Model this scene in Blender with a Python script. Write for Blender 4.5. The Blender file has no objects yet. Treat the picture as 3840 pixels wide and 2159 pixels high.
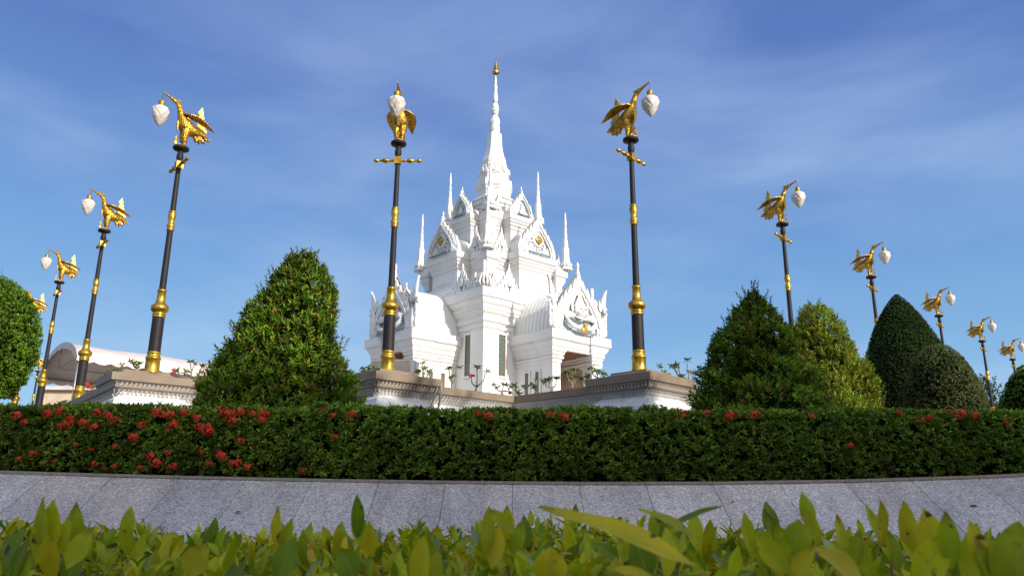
import bpy, math, random
import numpy as np
from mathutils import Vector, Matrix

rad = math.radians
rnd = random.Random(7)
rng = np.random.default_rng(7)
scene = bpy.context.scene
COL = scene.collection

# ------------------------------------------------------------------ materials
def new_mat(name):
    m = bpy.data.materials.new(name); m.use_nodes = True
    nt = m.node_tree; nt.nodes.clear()
    out = nt.nodes.new('ShaderNodeOutputMaterial')
    return m, nt, out

def N(nt, t, **kw):
    n = nt.nodes.new(t)
    for k, v in kw.items():
        if k in n.inputs.keys(): n.inputs[k].default_value = v
        else: setattr(n, k, v)
    return n

def ramp(nt, fac, stops, interp='LINEAR'):
    r = nt.nodes.new('ShaderNodeValToRGB'); r.color_ramp.interpolation = interp
    while len(r.color_ramp.elements) < len(stops): r.color_ramp.elements.new(0.5)
    for e, (p, c) in zip(r.color_ramp.elements, stops):
        e.position = p; e.color = (*c, 1) if len(c) == 3 else c
    nt.links.new(fac, r.inputs[0]); return r.outputs[0]

def mixc(nt, a, b, fac, blend='MIX'):
    m = nt.nodes.new('ShaderNodeMix'); m.data_type = 'RGBA'; m.blend_type = blend
    for s, v in ((m.inputs[6], a), (m.inputs[7], b), (m.inputs[0], fac)):
        if isinstance(v, bpy.types.NodeSocket): nt.links.new(v, s)
        elif isinstance(v, tuple): s.default_value = (*v, 1) if len(v) == 3 else v
        else: s.default_value = v
    return m.outputs[2]

def noise(nt, scale, detail=4, rough=.55, coord='Object', stretch=None):
    tc = nt.nodes.new('ShaderNodeTexCoord')
    n = nt.nodes.new('ShaderNodeTexNoise')
    n.inputs['Scale'].default_value = scale; n.inputs['Detail'].default_value = detail
    n.inputs['Roughness'].default_value = rough
    src = tc.outputs[coord]
    if stretch:
        mp = nt.nodes.new('ShaderNodeMapping'); mp.inputs['Scale'].default_value = stretch
        nt.links.new(src, mp.inputs[0]); src = mp.outputs[0]
    nt.links.new(src, n.inputs['Vector'])
    return n.outputs['Fac']

def simple(name, c1, c2=None, scale=3, rough=.6, metal=0, bump=0, bscale=20, spec=.5, stretch=None):
    m, nt, out = new_mat(name)
    p = N(nt, 'ShaderNodeBsdfPrincipled', Roughness=rough, Metallic=metal)
    p.inputs['Specular IOR Level'].default_value = spec
    if c2 is None: c2 = tuple(x*.8 for x in c1)
    f = noise(nt, scale, stretch=stretch)
    nt.links.new(ramp(nt, f, [(.3, c2), (.65, c1)]), p.inputs['Base Color'])
    if bump:
        b = nt.nodes.new('ShaderNodeBump'); b.inputs['Strength'].default_value = bump; b.inputs['Distance'].default_value = .02
        nt.links.new(noise(nt, bscale, 5), b.inputs['Height']); nt.links.new(b.outputs[0], p.inputs['Normal'])
    nt.links.new(p.outputs[0], out.inputs[0])
    return m

def plaster(name, base=(.72, .715, .70), grime=(.26, .18, .11), amt=1.0, dist=.16):
    m, nt, out = new_mat(name)
    p = N(nt, 'ShaderNodeBsdfPrincipled', Roughness=.45)
    p.inputs['Specular IOR Level'].default_value = .3
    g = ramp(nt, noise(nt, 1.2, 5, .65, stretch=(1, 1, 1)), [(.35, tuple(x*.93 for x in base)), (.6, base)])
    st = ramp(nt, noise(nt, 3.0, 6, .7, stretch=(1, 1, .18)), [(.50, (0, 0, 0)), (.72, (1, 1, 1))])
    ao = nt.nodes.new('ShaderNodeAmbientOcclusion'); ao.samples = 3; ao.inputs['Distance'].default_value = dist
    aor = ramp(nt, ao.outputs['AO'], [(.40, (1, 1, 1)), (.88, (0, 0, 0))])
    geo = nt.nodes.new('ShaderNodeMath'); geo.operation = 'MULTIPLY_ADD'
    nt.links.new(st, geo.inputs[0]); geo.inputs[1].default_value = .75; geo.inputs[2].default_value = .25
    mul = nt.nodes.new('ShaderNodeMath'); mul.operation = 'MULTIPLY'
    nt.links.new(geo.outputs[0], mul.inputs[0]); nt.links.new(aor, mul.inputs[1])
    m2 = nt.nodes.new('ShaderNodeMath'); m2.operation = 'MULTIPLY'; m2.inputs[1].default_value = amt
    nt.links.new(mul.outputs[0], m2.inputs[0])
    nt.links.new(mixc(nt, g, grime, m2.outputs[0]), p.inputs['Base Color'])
    b = nt.nodes.new('ShaderNodeBump'); b.inputs['Strength'].default_value = .12; b.inputs['Distance'].default_value = .01
    nt.links.new(noise(nt, 25, 5), b.inputs['Height']); nt.links.new(b.outputs[0], p.inputs['Normal'])
    nt.links.new(p.outputs[0], out.inputs[0])
    return m

def leaf_mat(name, trans=.3, rough=.4, spec=.5, veins=False):
    m, nt, out = new_mat(name)
    at = nt.nodes.new('ShaderNodeAttribute'); at.attribute_name = 'Col'
    p = N(nt, 'ShaderNodeBsdfPrincipled', Roughness=rough); p.inputs['Specular IOR Level'].default_value = spec
    col = at.outputs['Color']
    if veins:
        n = ramp(nt, noise(nt, 14, 4), [(.35, (.72, .74, .62)), (.62, (1.1, 1.08, 1.0))])
        col = mixc(nt, col, n, 1.0, 'MULTIPLY')
        sp = ramp(nt, noise(nt, 45, 2), [(.66, (0, 0, 0)), (.72, (1, 1, 1))])
        col = mixc(nt, col, (.09, .045, .015), sp)
        uv = nt.nodes.new('ShaderNodeUVMap')
        sx = nt.nodes.new('ShaderNodeSeparateXYZ'); nt.links.new(uv.outputs[0], sx.inputs[0])
        # side veins running out from the midrib
        ab = nt.nodes.new('ShaderNodeMath'); ab.operation = 'ABSOLUTE'; nt.links.new(sx.outputs[0], ab.inputs[0])
        ml = nt.nodes.new('ShaderNodeMath'); ml.operation = 'MULTIPLY_ADD'; ml.inputs[1].default_value = -.22
        nt.links.new(ab.outputs[0], ml.inputs[0]); nt.links.new(sx.outputs[1], ml.inputs[2])
        m3 = nt.nodes.new('ShaderNodeMath'); m3.operation = 'MULTIPLY'; m3.inputs[1].default_value = 75
        nt.links.new(ml.outputs[0], m3.inputs[0])
        sn = nt.nodes.new('ShaderNodeMath'); sn.operation = 'SINE'; nt.links.new(m3.outputs[0], sn.inputs[0])
        vf = ramp(nt, sn.outputs[0], [(.80, (0, 0, 0)), (1, (.22, .22, .22))])
        col = mixc(nt, col, (.30, .36, .06), vf)
        tipf = ramp(nt, sx.outputs[1], [(.72, (0, 0, 0)), (1, (1, 1, 1))])
        tn = ramp(nt, noise(nt, 22, 3), [(.50, (0, 0, 0)), (.58, (1, 1, 1))])
        tm = nt.nodes.new('ShaderNodeMath'); tm.operation = 'MULTIPLY'; nt.links.new(tipf, tm.inputs[0]); nt.links.new(tn, tm.inputs[1])
        col = mixc(nt, col, (.20, .10, .03), tm.outputs[0])
        mid = ramp(nt, ab.outputs[0], [(.02, (.55, .55, .55)), (.08, (0, 0, 0))])
        col = mixc(nt, col, (.34, .36, .08), mid)
    nt.links.new(col, p.inputs['Base Color'])
    tr = nt.nodes.new('ShaderNodeBsdfTranslucent')
    tc = mixc(nt, col, (1.0, 1.1, .45), 1.0, 'MULTIPLY'); nt.links.new(tc, tr.inputs[0])
    mx = nt.nodes.new('ShaderNodeMixShader'); mx.inputs[0].default_value = trans
    nt.links.new(p.outputs[0], mx.inputs[1]); nt.links.new(tr.outputs[0], mx.inputs[2])
    nt.links.new(mx.outputs[0], out.inputs[0])
    return m

def gold(name, scales=False, base=(.62, .38, .06), dark=(.30, .17, .03), rough=.3):
    m, nt, out = new_mat(name)
    p = N(nt, 'ShaderNodeBsdfPrincipled', Roughness=rough, Metallic=.85)
    nt.links.new(ramp(nt, noise(nt, 9, 5), [(.3, dark), (.6, base)]), p.inputs['Base Color'])
    if scales:
        tc = nt.nodes.new('ShaderNodeTexCoord'); v = nt.nodes.new('ShaderNodeTexVoronoi'); v.inputs['Scale'].default_value = 34
        nt.links.new(tc.outputs['Object'], v.inputs['Vector'])
        b = nt.nodes.new('ShaderNodeBump'); b.inputs['Strength'].default_value = .8; b.inputs['Distance'].default_value = .015; b.invert = True
        nt.links.new(v.outputs['Distance'], b.inputs['Height']); nt.links.new(b.outputs[0], p.inputs['Normal'])
    nt.links.new(p.outputs[0], out.inputs[0]); return m

M = {}
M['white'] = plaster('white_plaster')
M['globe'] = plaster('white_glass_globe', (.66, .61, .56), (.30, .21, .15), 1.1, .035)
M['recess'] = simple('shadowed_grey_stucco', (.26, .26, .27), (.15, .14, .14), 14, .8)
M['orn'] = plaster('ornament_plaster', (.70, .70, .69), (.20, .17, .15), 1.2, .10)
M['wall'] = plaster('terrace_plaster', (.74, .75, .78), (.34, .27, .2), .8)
M['relief'] = plaster('weathered_relief', (.68, .66, .63), (.30, .26, .22), .7)
M['coping'] = simple('tan_coping', (.25, .185, .13), (.18, .13, .092), 2.5, .6, bump=.1)
M['gold'] = gold('brushed_gold', base=(.60, .37, .05), rough=.33)
M['birdgold'] = gold('scaled_gold', True, base=(.60, .35, .045), dark=(.26, .13, .02), rough=.34)
M['tailgold'] = gold('bright_gold_leaf', False, base=(.66, .42, .09), dark=(.42, .23, .04), rough=.45)
M['black'] = simple('dark_pole_paint', (.020, .016, .018), (.013, .011, .012), 6, .55, spec=.25)
M['globe'] = simple('white_glass_globe', (.66, .60, .55), (.55, .48, .43), 6, .25, spec=.5)
M['chain'] = simple('dark_iron', (.12, .10, .08), None, 8, .5, .6)
M['glass'] = simple('patterned_green_glass', (.15, .19, .165), (.05, .07, .06), 16, .25, bump=.2, spec=.3)
M['frame'] = simple('brown_window_frame', (.30, .17, .07), None, 5, .5)
M['wood'] = simple('timber_ceiling', (.33, .13, .05), (.2, .07, .03), 3, .5, stretch=(1, 8, 1))
M['stone'] = simple('tan_stone_wall', (.50, .38, .28), (.30, .21, .15), 2.2, .7, bump=.3, bscale=6)
M['bluemos'] = None
M['slate'] = simple('blue_grey_mosaic', (.20, .28, .36), (.08, .11, .15), 20, .35)
M['tent'] = simple('white_tent_vinyl', (.66, .58, .54), (.55, .46, .41), 1.2, .55, bump=.1, bscale=2)
M['tentin'] = simple('tent_underside', (.50, .44, .40), (.42, .36, .32), 1.2, .6)
M['steel'] = simple('galvanised_steel', (.35, .34, .33), None, 5, .4, .6)
M['ac'] = simple('grey_slat_metal', (.34, .31, .28), (.24, .22, .2), 5, .5)
M['soil'] = simple('dark_soil', (.10, .075, .05), (.05, .04, .028), 3, .9, bump=.5)
M['paving'] = simple('terrace_paving', (.5, .46, .42), (.4, .36, .33), 2, .7)
M['bark'] = simple('grey_green_bark', (.30, .27, .18), (.17, .15, .10), 9, .8, bump=.5, bscale=30)
M['twig'] = simple('brown_twig', (.16, .09, .06), (.09, .05, .035), 9, .8)
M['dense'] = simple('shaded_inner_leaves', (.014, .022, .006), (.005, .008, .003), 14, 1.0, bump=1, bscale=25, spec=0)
M['house'] = simple('cream_house_wall', (.62, .50, .36), (.5, .4, .3), 2, .8)
M['pot'] = simple('clay_pot', (.35, .30, .26), None, 3, .7)
M['cable'] = simple('grey_hose', (.40, .37, .33), None, 5, .6)
M['red'] = simple('red_petals', (.55, .03, .03), (.38, .015, .02), 10, .6)
M['pink'] = simple('magenta_petals', (.45, .04, .16), (.3, .02, .1), 10, .6)
M['leaf'] = leaf_mat('glossy_leaf', .22, .52, .2)
M['fgleaf'] = leaf_mat('large_young_leaf', .38, .5, .22, veins=True)
M['petal'] = leaf_mat('ixora_petal', .25, .6, .2)

def mosaic():
    m, nt, out = new_mat('pale_blue_glass_mosaic')
    p = N(nt, 'ShaderNodeBsdfPrincipled', Roughness=.25)
    tc = nt.nodes.new('ShaderNodeTexCoord'); v = nt.nodes.new('ShaderNodeTexVoronoi'); v.inputs['Scale'].default_value = 22
    nt.links.new(tc.outputs['Object'], v.inputs['Vector'])
    c = ramp(nt, v.outputs['Color'], [(.16, (.10, .11, .13)), (.24, (.34, .44, .52)), (.5, (.52, .61, .66)), (.8, (.72, .75, .76))])
    nt.links.new(c, p.inputs['Base Color']); nt.links.new(p.outputs[0], out.inputs[0]); return m
M['bluemos'] = mosaic()

def granite():
    m, nt, out = new_mat('grey_granite')
    p = N(nt, 'ShaderNodeBsdfPrincipled', Roughness=.5)
    f = ramp(nt, noise(nt, 48, 6, .9), [(.36, (.13, .125, .13)), (.46, (.34, .335, .34)), (.54, (.56, .555, .56)), (.64, (.92, .91, .90))])
    mid_ = ramp(nt, noise(nt, 20, 4, .8), [(.36, (.86, .86, .88)), (.5, (1.04, 1.03, 1.02)), (.62, (1.26, 1.24, 1.22))])
    f = mixc(nt, f, mid_, 1.0, 'MULTIPLY')
    big = ramp(nt, noise(nt, 1.3, 5), [(.3, (.82, .82, .86)), (.7, (1.12, 1.08, 1.04))])
    at = nt.nodes.new('ShaderNodeAttribute'); at.attribute_name = 'Col'
    c = mixc(nt, mixc(nt, f, big, 1.0, 'MULTIPLY'), at.outputs['Color'], 1.0, 'MULTIPLY')
    streak = ramp(nt, noise(nt, 2.2, 5, .7, stretch=(2.2, .45, .45)), [(.42, (1, 1, 1)), (.66, (.78, .75, .73))])
    c = mixc(nt, c, streak, .8, 'MULTIPLY')
    nt.links.new(c, p.inputs['Base Color'])
    b = nt.nodes.new('ShaderNodeBump'); b.inputs['Strength'].default_value = .15; b.inputs['Distance'].default_value = .004
    nt.links.new(noise(nt, 90, 3), b.inputs['Height']); nt.links.new(b.outputs[0], p.inputs['Normal'])
    nt.links.new(p.outputs[0], out.inputs[0]); return m
M['granite'] = granite()

# ------------------------------------------------------------------ mesh helpers
class MB:
    def __init__(s): s.v = []; s.f = []; s.m = []; s.sm = []
    def add(s, verts, faces, mi=0, smooth=False, mat=None):
        o = len(s.v)
        s.v += [tuple(mat @ Vector(v)) for v in verts] if mat is not None else [tuple(v) for v in verts]
        s.f += [tuple(i+o for i in f) for f in faces]
        s.m += [mi]*len(faces); s.sm += [smooth]*len(faces)
    def box(s, x0, x1, y0, y1, z0, z1, mi=0, mat=None):
        v = [(x, y, z) for z in (z0, z1) for y in (y0, y1) for x in (x0, x1)]
        s.add(v, [(0, 2, 3, 1), (4, 5, 7, 6), (0, 1, 5, 4), (2, 6, 7, 3), (0, 4, 6, 2), (1, 3, 7, 5)], mi, False, mat)
    def lathe(s, prof, seg=16, mi=0, smooth=True, mat=None, phase=0, cap=True):
        n = len(prof); v = []; f = []
        for r, z in prof:
            for k in range(seg):
                a = 2*math.pi*(k+phase)/seg; v.append((r*math.cos(a), r*math.sin(a), z))
        for i in range(n-1):
            for k in range(seg):
                k2 = (k+1) % seg; f.append((i*seg+k, i*seg+k2, (i+1)*seg+k2, (i+1)*seg+k))
        s.add(v, f, mi, smooth, mat)
        if cap:
            s.add([v[k] for k in range(seg)][::-1], [tuple(range(seg))], mi, False, mat)
            s.add(v[-seg:], [tuple(range(seg))], mi, False, mat)
    def tube(s, pts, rr, seg=10, mi=0, smooth=True, mat=None, ref=(0, 0, 1)):
        """rr: float or (ra, rb) per point; ra along side, rb along 'up'"""
        P = [Vector(p) for p in pts]; n = len(P); v = []; f = []
        for i in range(n):
            t = (P[min(i+1, n-1)]-P[max(i-1, 0)])
            if t.length < 1e-9: t = Vector((0, 0, 1))
            t.normalize(); r0 = Vector(ref)
            if abs(t.dot(r0)) > .97: r0 = Vector((1, 0, 0)) if abs(t.x) < .9 else Vector((0, 1, 0))
            sd = t.cross(r0).normalized(); up = sd.cross(t).normalized()
            r = rr[i] if isinstance(rr, (list, tuple)) else rr
            ra, rb = r if isinstance(r, (list, tuple)) else (r, r)
            for k in range(seg):
                a = 2*math.pi*k/seg; v.append(tuple(P[i]+sd*math.cos(a)*ra+up*math.sin(a)*rb))
        for i in range(n-1):
            for k in range(seg):
                k2 = (k+1) % seg; f.append((i*seg+k, i*seg+k2, (i+1)*seg+k2, (i+1)*seg+k))
        f.append(tuple(range(seg))[::-1]); f.append(tuple((n-1)*seg+k for k in range(seg)))
        s.add(v, f, mi, smooth, mat)
    def ball(s, c, r, seg=12, mi=0, mat=None, sc=(1, 1, 1)):
        prof = [(max(1e-3, math.sin(math.pi*i/8))*r, -math.cos(math.pi*i/8)*r) for i in range(9)]
        mm = Matrix.Translation(c) @ Matrix.Diagonal((*sc, 1))
        s.lathe(prof, seg, mi, True, (mat @ mm) if mat is not None else mm)
    def prism(s, outline, t, mi=0, mat=None, ridge=0.0):
        """outline in XZ plane, thickness t along +-Y; ridge raises the outline centroid"""
        n = len(outline)
        v = [(x, -t/2, z) for x, z in outline]+[(x, t/2, z) for x, z in outline]
        f = [(i, (i+1) % n, n+(i+1) % n, n+i) for i in range(n)]
        if ridge:
            cx = sum(p[0] for p in outline)/n; cz = sum(p[1] for p in outline)/n
            v += [(cx, -t/2-ridge, cz), (cx, t/2+ridge, cz)]
            f += [(i, 2*n, (i+1) % n) for i in range(n)]+[(n+i, n+(i+1) % n, 2*n+1) for i in range(n)]
        else:
            f += [tuple(range(n))[::-1], tuple(range(n, 2*n))]
        s.add(v, f, mi, False, mat)
    def sweep(s, poly, prof, mi=0, closed=True, cap=True, mat=None):
        """poly CCW plan, prof [(outward offset, z)] bottom to top"""
        n = len(poly); P = [Vector((p[0], p[1])) for p in poly]; mit = []
        for i in range(n):
            a = P[i]-P[i-1] if (closed or i > 0) else P[1]-P[0]
            b = P[(i+1) % n]-P[i] if (closed or i < n-1) else a
            a.normalize(); b.normalize()
            na = Vector((a.y, -a.x)); nb = Vector((b.y, -b.x)); k = 1+na.dot(nb)
            mit.append((na+nb)/max(k, .3))
        v = []; f = []
        for d, z in prof:
            for i in range(n): q = P[i]+mit[i]*d; v.append((q.x, q.y, z))
        m = n if closed else n-1
        for j in range(len(prof)-1):
            for i in range(m):
                i2 = (i+1) % n; f.append((j*n+i, j*n+i2, (j+1)*n+i2, (j+1)*n+i))
        if closed and cap: f.append(tuple((len(prof)-1)*n+i for i in range(n))); f.append(tuple(range(n))[::-1])
        s.add(v, f, mi, False, mat)
    def build(s, name, mats, parent=None, loc=None):
        me = bpy.data.meshes.new(name); me.from_pydata(s.v, [], s.f)
        if not isinstance(mats, (list, tuple)): mats = [mats]
        for m in mats: me.materials.append(m)
        me.polygons.foreach_set('material_index', s.m); me.polygons.foreach_set('use_smooth', s.sm)
        me.update()
        o = bpy.data.objects.new(name, me); COL.objects.link(o)
        if parent: o.parent = parent
        if loc: o.location = loc
        return o

def tag(o, label=None, cat=None, group=None, kind=None):
    if label: o['label'] = label
    if cat: o['category'] = cat
    if group: o['group'] = group
    if kind: o['kind'] = kind
    return o
def empty(name, loc=(0, 0, 0), rz=0):
    o = bpy.data.objects.new(name, None); COL.objects.link(o); o.location = loc; o.rotation_euler = (0, 0, rz); o.empty_display_size = .3
    return o
def kids(o): return [c for c in bpy.data.objects if c.parent == o]
def copy_tree(o, parent=None):
    c = o.copy(); COL.objects.link(c); c.parent = parent
    for ch in kids(o): copy_tree(ch, c)
    return c

# ------------------------------------------------------------------ leaves (vectorised)
def unit(a): return a/np.maximum(np.linalg.norm(a, axis=1, keepdims=True), 1e-9)
def leaves(name, P, D, Nn, L, W, C, mat, parent=None, fold=.25, droop=.12, loc=None):
    """each leaf: 6 verts, 2 quads folded along the midrib"""
    n = len(P); D = unit(D); S = unit(np.cross(D, Nn)); U = np.cross(S, D)
    L = L[:, None]; W = W[:, None]
    tip = P+D*L-U*L*droop; mid1 = P+D*L*.36; mid2 = P+D*L*.70-U*L*droop*.4
    V = np.empty((n, 6, 3), np.float32)
    V[:, 0] = P; V[:, 1] = mid1+S*W*.5+U*W*fold; V[:, 2] = mid2+S*W*.38+U*W*fold*.8
    V[:, 3] = tip; V[:, 4] = mid2-S*W*.38+U*W*fold*.8; V[:, 5] = mid1-S*W*.5+U*W*fold
    base = (np.arange(n)*6)[:, None]
    F = np.concatenate([base+np.array([0, 1, 2, 3]), base+np.array([0, 3, 4, 5])], 1).reshape(-1, 4)
    me = bpy.data.meshes.new(name)
    me.vertices.add(n*6); me.vertices.foreach_set('co', V.ravel())
    me.loops.add(F.size); me.loops.foreach_set('vertex_index', F.ravel().astype(np.int32))
    me.polygons.add(len(F)); me.polygons.foreach_set('loop_start', np.arange(0, F.size, 4, dtype=np.int32))
    me.polygons.foreach_set('loop_total', np.full(len(F), 4, np.int32))
    me.update(calc_edges=True)
    ca = me.color_attributes.new('Col', 'FLOAT_COLOR', 'POINT')
    cc = np.ones((n, 6, 4), np.float32); cc[:, :, :3] = C[:, None, :]
    ca.data.foreach_set('color', cc.ravel()); me.materials.append(mat)
    o = bpy.data.objects.new(name, me); COL.objects.link(o)
    if parent: o.parent = parent
    if loc: o.location = loc
    return o

def palette(n, cols, weights, jitter=.18):
    idx = rng.choice(len(cols), n, p=np.array(weights)/sum(weights))
    c = np.array(cols)[idx]
    return c*(1+rng.uniform(-jitter, jitter, (n, 1)))

def sprout(P, A, nl, leafL, tight=.75, length=.12):
    """shoots at P along axis A with nl leaves each -> arrays P, D, N, L, shoot index, fraction"""
    n = len(P); A = unit(A)
    ref = unit(rng.normal(size=(n, 3))); S = unit(np.cross(A, ref)); T = np.cross(A, S)
    oP = []; oD = []; oN = []; oL = []; oi = []; ofr = []
    for k in range(nl):
        fr = (k+.5)/nl; ang = k*2.4+rng.uniform(-.4, .4, n)
        out = S*np.cos(ang)[:, None]+T*np.sin(ang)[:, None]
        sp = tight*(1-.55*fr)
        d = A*(1-sp*.6)+out*sp
        oP.append(P+A*length*fr); oD.append(d); oN.append(A*1.0-out*.4); oL.append(leafL*rng.uniform(.7, 1.15, n)*(1-.3*fr))
        oi.append(np.arange(n)); ofr.append(np.full(n, fr))
    return [np.concatenate(x) for x in (oP, oD, oN, oL, oi, ofr)]

def lump(P, scale, amp, seed):
    r = np.random.default_rng(seed); out = np.zeros(len(P))
    for k in range(7):
        w = r.normal(size=3)*scale*(1+k*.45); out += np.sin(P@w+r.uniform(0, 6.28))/(1+k*.35)
    return out*amp/2.2

# ------------------------------------------------------------------ camera, world, sun   (eye is the origin, ground lies below)
cam = bpy.data.cameras.new('camera'); cam.lens = 26.24; cam.sensor_width = 36; cam.clip_start = .02; cam.clip_end = 2000
cam.dof.use_dof = True; cam.dof.focus_distance = 14; cam.dof.aperture_fstop = 8
co = bpy.data.objects.new('camera', cam); COL.objects.link(co); scene.camera = co
co.matrix_world = Matrix.Rotation(rad(90+15.0), 4, 'X') @ Matrix.Rotation(rad(.425), 4, 'Z')

SUN_EL = rad(22); SX, SY = .72, -.694          # horizontal direction towards the sun
w = bpy.data.worlds.new('World'); scene.world = w; w.use_nodes = True
nt = w.node_tree; nt.nodes.clear()
wo = nt.nodes.new('ShaderNodeOutputWorld'); bg = nt.nodes.new('ShaderNodeBackground'); bg.inputs[1].default_value = .13
sky = nt.nodes.new('ShaderNodeTexSky'); sky.sky_type = 'NISHITA'; sky.sun_disc = False
sky.sun_elevation = SUN_EL; sky.sun_rotation = math.atan2(SX, SY); sky.air_density = 1.0; sky.dust_density = .6; sky.ozone_density = 1.6
tc = nt.nodes.new('ShaderNodeTexCoord'); mp = nt.nodes.new('ShaderNodeMapping'); mp.inputs['Scale'].default_value = (1.0, 1.6, 3.4)
mp.inputs['Rotation'].default_value = (.2, .60, .2); mp.inputs['Location'].default_value = (2.2, 1.4, .1)
nt.links.new(tc.outputs['Generated'], mp.inputs[0])
cn = nt.nodes.new('ShaderNodeTexNoise'); cn.inputs['Scale'].default_value = 2.1; cn.inputs['Detail'].default_value = 9; cn.inputs['Roughness'].default_value = .52
cn.inputs['Distortion'].default_value = .35
nt.links.new(mp.outputs[0], cn.inputs['Vector'])
cf = ramp(nt, cn.outputs['Fac'], [(.40, (0, 0, 0)), (.54, (.28, .28, .28)), (.72, (.75, .75, .75))])
sx_ = nt.nodes.new('ShaderNodeSeparateXYZ'); nt.links.new(tc.outputs['Generated'], sx_.inputs[0])
# height gradient of a clear late-afternoon sky (values are divided by the background strength below)
gr = ramp(nt, sx_.outputs[2], [(0.0, (.32, .57, .80)), (.12, (.24, .49, .79)), (.30, (.16, .345, .70)), (.50, (.105, .205, .55)), (.75, (.08, .15, .45)), (1.0, (.07, .14, .46))])
# unseen sky behind the viewer, whitened and brightened towards the sun to lift ambient light
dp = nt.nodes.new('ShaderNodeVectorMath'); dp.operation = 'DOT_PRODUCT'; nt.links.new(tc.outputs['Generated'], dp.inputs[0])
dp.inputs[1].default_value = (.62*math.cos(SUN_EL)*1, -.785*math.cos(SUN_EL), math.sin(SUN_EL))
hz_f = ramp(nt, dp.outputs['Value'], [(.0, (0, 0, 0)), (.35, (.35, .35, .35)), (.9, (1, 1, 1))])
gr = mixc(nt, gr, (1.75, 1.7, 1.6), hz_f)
gr = mixc(nt, gr, (8, 8, 8), 1.0, 'MULTIPLY')
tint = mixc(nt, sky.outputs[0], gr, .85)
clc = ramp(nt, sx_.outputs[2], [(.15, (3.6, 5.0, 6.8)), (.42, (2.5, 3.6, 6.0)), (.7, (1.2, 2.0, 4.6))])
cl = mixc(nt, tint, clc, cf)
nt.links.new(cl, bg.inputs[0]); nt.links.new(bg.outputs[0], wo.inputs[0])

sd = bpy.data.lights.new('sun', 'SUN'); sd.energy = 5.0; sd.angle = rad(.5); sd.color = (1, .93, .82)
so = bpy.data.objects.new('sun', sd); COL.objects.link(so)
sv = Vector((SX*math.cos(SUN_EL), SY*math.cos(SUN_EL), math.sin(SUN_EL)))
so.rotation_euler = sv.to_track_quat('Z', 'Y').to_euler()

scene.view_settings.view_transform = 'Standard'; scene.view_settings.look = 'None'; scene.view_settings.exposure = 0
scene.cycles.use_denoising = True
scene.cycles.max_bounces = 6; scene.cycles.transparent_max_bounces = 4

# ------------------------------------------------------------------ ground, granite slope
GZ = -1.55
g = MB(); g.add([(-900, -900, GZ), (900, -900, GZ), (900, 900, GZ), (-900, 900, GZ)], [(0, 1, 2, 3)])
tag(g.build('ground', simple('grass_ground', (.07, .09, .03), (.04, .055, .02), .8, .9)), kind='structure')

EDGE_Y = 8.45
def edge_z(x): return .066+(.0046 if x > .5 else .0020)*(x-.5)**2
g = MB()
xs = [i*1.0-30 for i in range(61)]
for a, b in zip(xs[:-1], xs[1:]):
    za, zb = edge_z(a)-.03, edge_z(b)-.03
    za, zb = min(za, .42), min(zb, .42)
    g.add([(a, 8.6, za), (b, 8.6, zb), (b, 10.5, .1), (a, 10.5, .1)], [(0, 1, 2, 3)])
g.add([(-30, 10.5, .1), (30, 10.5, .1), (30, 60, .1), (-30, 60, .1)], [(0, 1, 2, 3)])
g.add([(-30, 60, .1), (-30, 60, GZ), (-30, 8.6, GZ), (-30, 8.6, .1)], [(0, 1, 2, 3)])
g.add([(30, 60, .1), (30, 60, GZ), (30, 8.6, GZ), (30, 8.6, .1)], [(0, 3, 2, 1)])
tag(g.build('planting_bed', M['soil']), kind='structure')

# sloping slabs
sl = MB(); cols = []
ang = rad(30); SW = .73
for i in range(-30, 30):
    for row in range(3):
        x0 = .02+i*SW+.003; x1 = .02+(i+1)*SW-.003
        s0 = row*1.36; s1 = s0+1.354
        za, zb = min(edge_z(x0), .45), min(edge_z(x1), .45)
        dz = rnd.uniform(-.002, .002)
        def P(x, s, z): return (x, EDGE_Y-math.cos(ang)*s-.0*z, z-math.sin(ang)*s+dz-.02)
        zo = row*0
        v = [P(x0, s0, za), P(x1, s0, zb), P(x1, s1, zb), P(x0, s1, za)]
        v += [(a, b+.03, c-.06) for a, b, c in v]
        o = len(sl.v)
        sl.add(v, [(0, 3, 2, 1), (0, 4, 7, 3), (1, 2, 6, 5), (3, 7, 6, 2), (0, 1, 5, 4)])
        t = rnd.uniform(.86, 1.12); wrm = rnd.uniform(-.02, .03)
        cols += [(t*(1+wrm), t, t*(1-wrm), 1)]*8
so_ = sl.build('granite_slope', M['granite'])
ca = so_.data.color_attributes.new('Col', 'FLOAT_COLOR', 'POINT'); ca.data.foreach_set('color', np.array(cols, np.float32).ravel())
tag(so_, kind='structure')
# backing under the joints
g = MB()
for a, b in zip(xs[:-1], xs[1:]):
    za, zb = min(edge_z(a), .45), min(edge_z(b), .45)
    g.add([(a, EDGE_Y+.02, za-.045), (a, EDGE_Y+.02-4*math.cos(ang), za-.045-4*math.sin(ang)), (b, EDGE_Y+.02-4*math.cos(ang), zb-.045-4*math.sin(ang)), (b, EDGE_Y+.02, zb-.045)], [(0, 1, 2, 3)])
tag(g.build('slope_bedding', simple('dark_joint_mortar', (.13, .12, .11), None, 5, .9)), kind='structure')
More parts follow.
